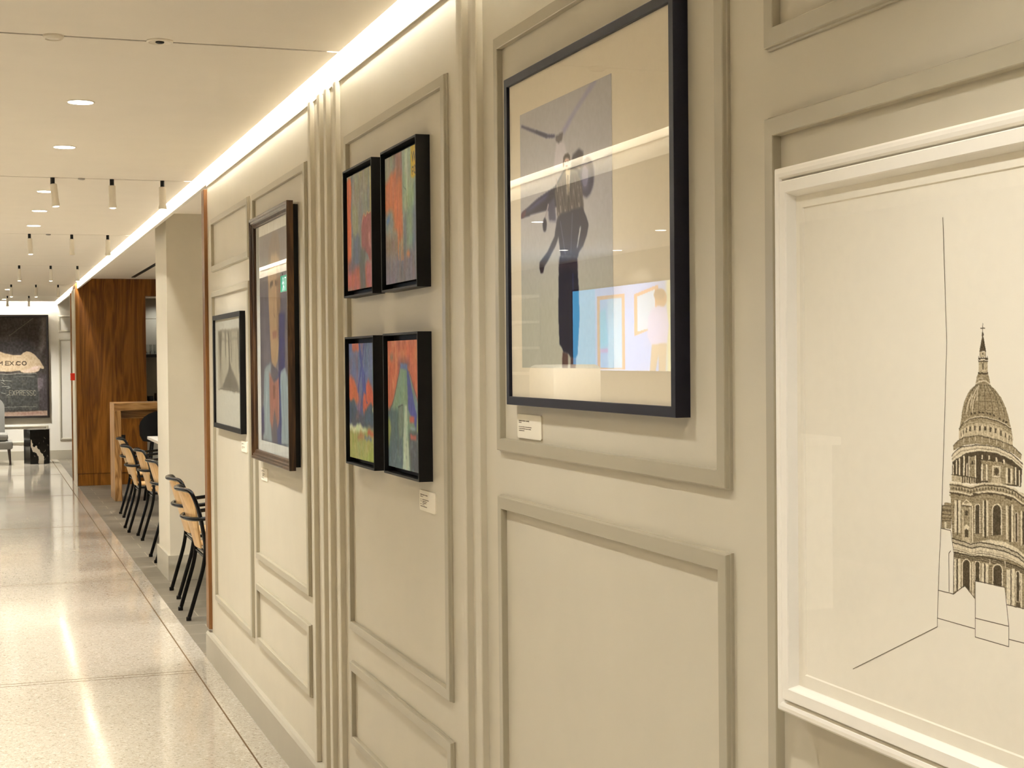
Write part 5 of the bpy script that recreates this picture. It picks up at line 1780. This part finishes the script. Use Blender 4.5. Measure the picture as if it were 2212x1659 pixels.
# ------------------------------------------------------------------ tubular armchairs along the dining edge
def chair():
    t = thing('dining_armchair', 'x', 'chair', (0, 0, 0), group='plywood armchairs along the edge of the grey tile')
    R_ = 0.0125
    for s in (-1, 1):
        bm = bmesh.new()
        tube(bm, smooth_path([(0.0, s * .20, 0.0), (0.045, s * .203, 0.15), (0.088, s * .207, 0.30), (0.105, s * .21, 0.42), (0.098, s * .212, 0.50)], 5), R_, 10)
        lathe(bm, [(0.0155, 0.0), (0.0155, 0.022), (0.013, 0.024)], 0.003, s * .20, 12)
        finish('leg', bm, BLACK_METAL, t, True)
        bm = bmesh.new()
        tube(bm, smooth_path([(0.545, s * .245, 0.0), (0.525, s * .247, 0.30), (0.505, s * .25, 0.58), (0.480, s * .25, 0.632), (0.44, s * .25, 0.640)], 6), R_, 10)
        finish('leg', bm, BLACK_METAL, t, True)
    # back hoop: posts, bowed top rail
    hoop = [(0.098, -.212, .50), (0.076, -.216, .62), (0.050, -.214, .71), (0.022, -.196, .768), (-0.010, -.135, .778), (-0.032, -.065, .778), (-0.038, 0, .778)]
    hoop = hoop + [(x, -y, z) for x, y, z in hoop[-2::-1]]
    bm = bmesh.new()
    tube(bm, smooth_path(hoop, 5), R_, 10)
    finish('back_frame', bm, BLACK_METAL, t, True)
    arm = [(0.44, -.25, .640), (0.25, -.250, .622), (0.12, -.236, .610), (0.055, -.20, .604), (0.012, -.12, .603), (-0.004, 0, .603)]
    arm = arm + [(x, -y, z) for x, y, z in arm[-2::-1]]
    bm = bmesh.new()
    tube(bm, smooth_path(arm, 5), R_, 10)
    finish('arm_rail', bm, BLACK_METAL, t, True)
    # seat rails
    bm = bmesh.new()
    ring = [(0.105, -.19, .405), (0.30, -.225, .405), (0.50, -.225, .41), (0.515, 0, .41), (0.50, .225, .41), (0.30, .225, .405), (0.105, .19, .405), (0.10, 0, .405)]
    tube(bm, ring, 0.010, 8, closed=True)
    tube(bm, [(0.104, -.20, .375), (0.104, .20, .375)], 0.009, 8)
    for s in (-1, 1):
        tube(bm, [(0.50, s * .225, .41), (0.519, s * .247, .42)], 0.009, 8)
    finish('seat_rail', bm, BLACK_METAL, t, True)
    # moulded plywood back: bowed shell between the posts, narrowing to the seat
    bm = bmesh.new()
    NV_, NU_ = 14, 14
    lay = []
    for off in (0.0, 0.011):
        g = []
        for i in range(NV_ + 1):
            f = i / NV_
            z = .764 - f * .344
            half = .180 - .042 * f
            bow = .050 * (1 - f) + .012
            xp = -.026 + .098 * f + bow
            row = []
            for j in range(NU_ + 1):
                s = -1 + 2 * j / NU_
                x = xp - bow * (1 - s * s)
                row.append(bm.verts.new((x + off, s * half, z)))
            g.append(row)
        lay.append(g)
    for li, g in enumerate(lay):
        for i in range(NV_):
            for j in range(NU_):
                q_ = (g[i][j], g[i][j + 1], g[i + 1][j + 1], g[i + 1][j])
                bm.faces.new(q_ if li else q_[::-1])
    A_, B_ = lay
    for i in range(NV_):
        bm.faces.new((A_[i][0], A_[i + 1][0], B_[i + 1][0], B_[i][0]))
        bm.faces.new((A_[i][-1], B_[i][-1], B_[i + 1][-1], A_[i + 1][-1]))
    for j in range(NU_):
        bm.faces.new((A_[0][j], B_[0][j], B_[0][j + 1], A_[0][j + 1]))
        bm.faces.new((A_[-1][j], A_[-1][j + 1], B_[-1][j + 1], B_[-1][j]))
    finish('backrest', bm, PLY, t, True)
    bm = bmesh.new()
    out = [(0.115, -.17), (0.30, -.215), (0.47, -.215), (0.52, -.18), (0.535, 0), (0.52, .18), (0.47, .215), (0.30, .215), (0.115, .17)]
    prism(bm, out, .420, .434)
    bmesh.ops.bevel(bm, geom=bm.edges[:], offset=0.003, segments=2, affect='EDGES')
    finish('seat', bm, PLY, t)
    return t


CH = [(1.122, 9.36, 'plywood armchair with black tube frame, nearest, beside the wall end'),
      (1.165, 10.217, 'plywood armchair with black tube frame, second nearest, in front of the column'),
      (1.215, 12.08, 'plywood armchair just behind the column, partly hidden by it'),
      (1.258, 13.60, 'plywood armchair, second behind the column'),
      (1.205, 14.29, 'plywood armchair, third behind the column, in front of the high table leg'),
      (1.275, 15.66, 'plywood armchair farthest away, against the high table leg')]
c0 = chair()
for i, (x, y, lb) in enumerate(CH):
    if i == 0:
        c0.location = (x, y, 0)
        c0['label'] = lb
    else:
        dup(c0, (x, y, 0), 0, lb, 'plywood armchairs along the edge of the grey tile')


# white dining tables
def table(x, y, label, lx=0.72, ly=0.78):
    t = thing('dining_table', label, 'table', (x, y, 0), group='white topped dining tables')
    bm = bmesh.new()
    box(bm, -lx / 2, lx / 2, -ly / 2, ly / 2, 0.708, 0.74, bev=0.004)
    finish('tabletop', bm, WHITE_TOP, t)
    bm = bmesh.new()
    lathe(bm, [(0.03, 0.026), (0.03, 0.66), (0.16, 0.69), (0.16, 0.708)], seg=20)
    finish('column_leg', bm, BLACK_METAL, t, True)
    bm = bmesh.new()
    lathe(bm, [(0.24, 0.0), (0.24, 0.012), (0.05, 0.026), (0.03, 0.027)], seg=28)
    finish('base', bm, BLACK_METAL, t, True)


table(2.06, 9.78, 'white dining table served by the two nearest armchairs', 0.8, 1.5)
table(2.10, 12.9, 'white dining table hidden behind the column', 0.8, 1.6)
table(2.02, 16.15, 'white dining table showing past the column in front of the high table', 0.76, 1.2)

# high oak table with slab legs
t = thing('high_table', 'tall oak bar table with a thick slab leg against the walnut wall', 'high table', (2.0, 17.6, 0))
bm = bmesh.new()
box(bm, -0.66, 0.70, -0.30, 0.33, 1.005, 1.088, bev=0.003)
finish('tabletop', bm, OAK, t)
for x in (-0.66, 0.62):
    bm = bmesh.new()
    box(bm, x, x + 0.075, -0.30, 0.33, 0.0, 1.0045, bev=0.003)
    finish('leg', bm, OAK_V, t)
bm = bmesh.new()
box(bm, -0.58, 0.615, -0.10, -0.07, 0.91, 1.0)
finish('apron', bm, OAK, t)


# black bucket bar stools at it
def stool(x, y, label):
    t = thing('bar_stool', label, 'bar stool', (x, y, 0), group='black bar stools at the high table')
    bm = bmesh.new()
    n = 20
    rings = []
    for (r, z, back) in ((0.10, .66, 0), (0.17, .67, 0), (0.205, .72, .04), (0.21, .78, .16), (0.19, .78, .15), (0.17, .74, .02), (0.09, .715, 0)):
        ring = []
        for k in range(n):
            a = 2 * PI * k / n
            lift = back * max(0.0, -math.sin(a) + .35) * 1.05
            ring.append(bm.verts.new((r * math.cos(a), r * math.sin(a), z + lift)))
        rings.append(ring)
    for a_, b_ in zip(rings, rings[1:]):
        for k in range(n):
            bm.faces.new((a_[k], a_[(k + 1) % n], b_[(k + 1) % n], b_[k]))
    bm.faces.new(rings[0][::-1])
    bm.faces.new(rings[-1])
    finish('bucket_seat', bm, FAB_BLACK, t, True)
    for k in range(4):
        a = PI / 4 + k * PI / 2
        bm = bmesh.new()
        tube(bm, [(0.10 * math.cos(a), 0.10 * math.sin(a), .665), (0.21 * math.cos(a), 0.21 * math.sin(a), 0.0)], 0.014, 10)
        finish('leg', bm, BLACK_METAL, t, True)
    bm = bmesh.new()
    pts = [(0.165 * math.cos(PI / 4 + k * PI / 2), 0.165 * math.sin(PI / 4 + k * PI / 2), .27) for k in range(4)]
    tube(bm, pts, 0.009, 8, closed=True)
    finish('foot_ring', bm, BLACK_METAL, t, True)


stool(1.80, 17.12, 'black bucket bar stool beside the left leg of the high table')
stool(2.28, 17.14, 'black bucket bar stool at the high table, hidden behind the column')

t = thing('socket_plate', 'black socket plate low on the walnut wall under the high table', 'socket', (1.60, 19.65, 0.58))
B('plate', (-0.055, 0.055, -0.008, 0.0, -0.045, 0.045), BLACK, t, bev=0.002)
B('socket_face', (-0.035, 0.035, -0.011, -0.008, -0.025, 0.025), SHELF_BLACK, t)

# niche: shelf with glasses, counter with a few things
o = B('wall_shelf', (1.926, 3.6, 19.85, 20.20, 1.600, 1.640), SHELF_BLACK)
tag(o, 'thick black shelf in the niche carrying drinking glasses', 'shelf')


def tumbler(x, y, z, label):
    bm = bmesh.new()
    lathe(bm, [(0.026, 0.0), (0.036, 0.05), (0.037, 0.125), (0.0345, 0.125), (0.0335, 0.05), (0.023, 0.012)], seg=22)
    o = finish('drinking_glass', bm, CLEAR, None, True)
    o.location = (x, y, z)
    tag(o, label, 'glass', 'drinking glasses on the black shelf')


tumbler(1.985, 19.95, 1.640, 'clear drinking glass at the left end of the black shelf')
tumbler(2.085, 19.93, 1.640, 'clear drinking glass on the black shelf next to the column edge')
tumbler(2.045, 20.06, 1.640, 'clear drinking glass behind two others on the black shelf')
t = thing('back_counter', 'dark counter under the niche behind the high table', 'counter', (2.8, 20.0, 0))
B('body', (-0.874, 1.2, -0.28, 0.198, 0.0, 0.99), NICHE, t)
B('worktop', (-0.874, 1.2, -0.30, 0.198, 0.991, 1.03), SHELF_BLACK, t)
for x, y, r, h, lb in ((1.99, 19.86, .04, .075, 'small dark cup on the niche counter, left'), (2.10, 19.9, .06, .11, 'small dark pot on the niche counter beside the cup')):
    bm = bmesh.new()
    lathe(bm, [(r * .7, 0.0), (r, h * .4), (r * .9, h), (r * .8, h), (r * .85, h * .4), (r * .5, .01)], seg=20)
    o = finish('dark_pot' if r > .05 else 'dark_cup', bm, STEEL if r > .05 else SHELF_BLACK, None, True)
    o.location = (x, y, 1.03)
    tag(o, lb, 'pot' if r > .05 else 'cup')

# ------------------------------------------------------------------ the left side, seen only in the picture glass
t = thing('wall_screen', 'large lit screen showing pale blue doorways and a walking man', 'screen', (-4.0, 14.2, 1.84))
bm = bmesh.new()
box(bm, 0.0, 0.045, -1.33, 1.33, -0.45, 0.45)
finish('casing', bm, BLACK, t)
cv = Canvas(300, 110, (150, 200, 255), 51)
# u runs from the far end (0) to the near end (1) as the mirror image shows it
cv.rect(0, .25, 0, 1, (96, 196, 255), 1, 1)
cv.rect(.25, 1, 0, 1, (160, 192, 255), 1, 1)
cv.rect(.27, .55, .1, .98, (206, 150, 110))
cv.rect(.30, .52, .15, .96, (128, 190, 255))
cv.rect(.38, .52, .15, .96, (160, 214, 255), 1, 3)
cv.poly([(.30, .3), (.36, .25), (.38, .7), (.30, .75)], (40, 200, 250), .9, 3)
cv.rect(.30, .38, .74, .78, (190, 130, 220), .9, 1)
cv.poly([(.64, .12), (.86, .04), (.86, .5), (.64, .6)], (206, 150, 110))
cv.poly([(.67, .15), (.83, .09), (.83, .5), (.67, .55)], (200, 226, 255))
cv.rect(.93, 1.0, 0, 1, (220, 226, 176), 1, 4)
cv.oval(.885, .2, .05, .1, (176, 128, 84), 1, 1)
cv.oval(.87, .15, .05, .06, (132, 96, 64), 1, 1)
cv.poly([(.80, .3), (.86, .27), (.93, .3), (.95, .5), (.93, .7), (.8, .72), (.76, .6), (.77, .4)], (206, 206, 250), 1, 1)
cv.poly([(.80, .7), (.93, .69), (.92, 1.0), (.86, 1.0), (.86, .8), (.83, 1.0), (.78, 1.0)], (190, 168, 140), 1, 1)
cv.rect(.98, 1, .55, .62, (190, 150, 120))
canvas_mesh('picture', cv, (0.047, 1.30, 0.43), (0, -2.6, 0), (0, 0, -0.86), SCREEN, t, False)

t = thing('service_counter', 'pale service counter across the corridor, reflected in the picture glass', 'counter', (-2.45, 11.3, 0))
B('body', (-0.30, 0.30, -3.2, 3.4, 0.0, 1.0), WHITE_WALL, t)
B('worktop', (-0.34, 0.34, -3.24, 3.44, 1.001, 1.05), WHITE_TOP, t, bev=0.004)
t = thing('drinks_machine', 'white rounded drinks machine standing on the service counter', 'drinks machine', (-2.4, 11.75, 1.05))
bm = bmesh.new()
box(bm, -0.22, 0.22, -0.30, 0.30, 0.0, 0.44, bev=0.05)
finish('housing', bm, WHITE_MET, t, True)
B('spout_recess', (0.2195, 0.226, -0.09, 0.09, 0.03, 0.12), STEEL, t)
t = thing('wall_shelving', 'pale open shelving on the left wall, reflected in the picture glass', 'shelves', (-3.8, 18.2, 0))
B('back_panel', (-0.19, -0.17, -1.6, 1.6, 0.9, 2.3), NICHE, t)
for z in (1.05, 1.35, 1.65, 1.95, 2.25):
    B('shelf_board', (-0.168, 0.12, -1.6, 1.6, z, z + 0.03), WHITE_TOP, t)

t = thing('exit_sign', 'green emergency exit sign hanging under the left bulkhead, seen in glass', 'exit sign', (-0.70, 15.08, 2.23))
B('housing', (-0.012, 0.012, -0.17, 0.17, 0.0, 0.17), WHITE_MET, t)
for y in (-.12, .12):
    B('hanger', (-0.003, 0.003, y - .003, y + .003, 0.17, 0.195), STEEL, t)
cv = Canvas(80, 40, (20, 150, 110), 61)
cv.oval(.42, .2, .05, .1, (235, 255, 250))
cv.line([(.42, .32), (.44, .6), (.34, .9)], 5, (235, 255, 250)); cv.line([(.44, .6), (.56, .72), (.54, .92)], 5, (235, 255, 250)); cv.line([(.3, .5), (.42, .36), (.56, .5)], 4, (235, 255, 250))
cv.rect(.66, .9, .12, .92, (235, 255, 250)); cv.rect(.7, .86, .2, .92, (20, 150, 110))
canvas_mesh('sign_face', cv, (0.0125, 0.165, 0.165), (0, -0.33, 0), (0, 0, -0.16), SCREEN, t, False)
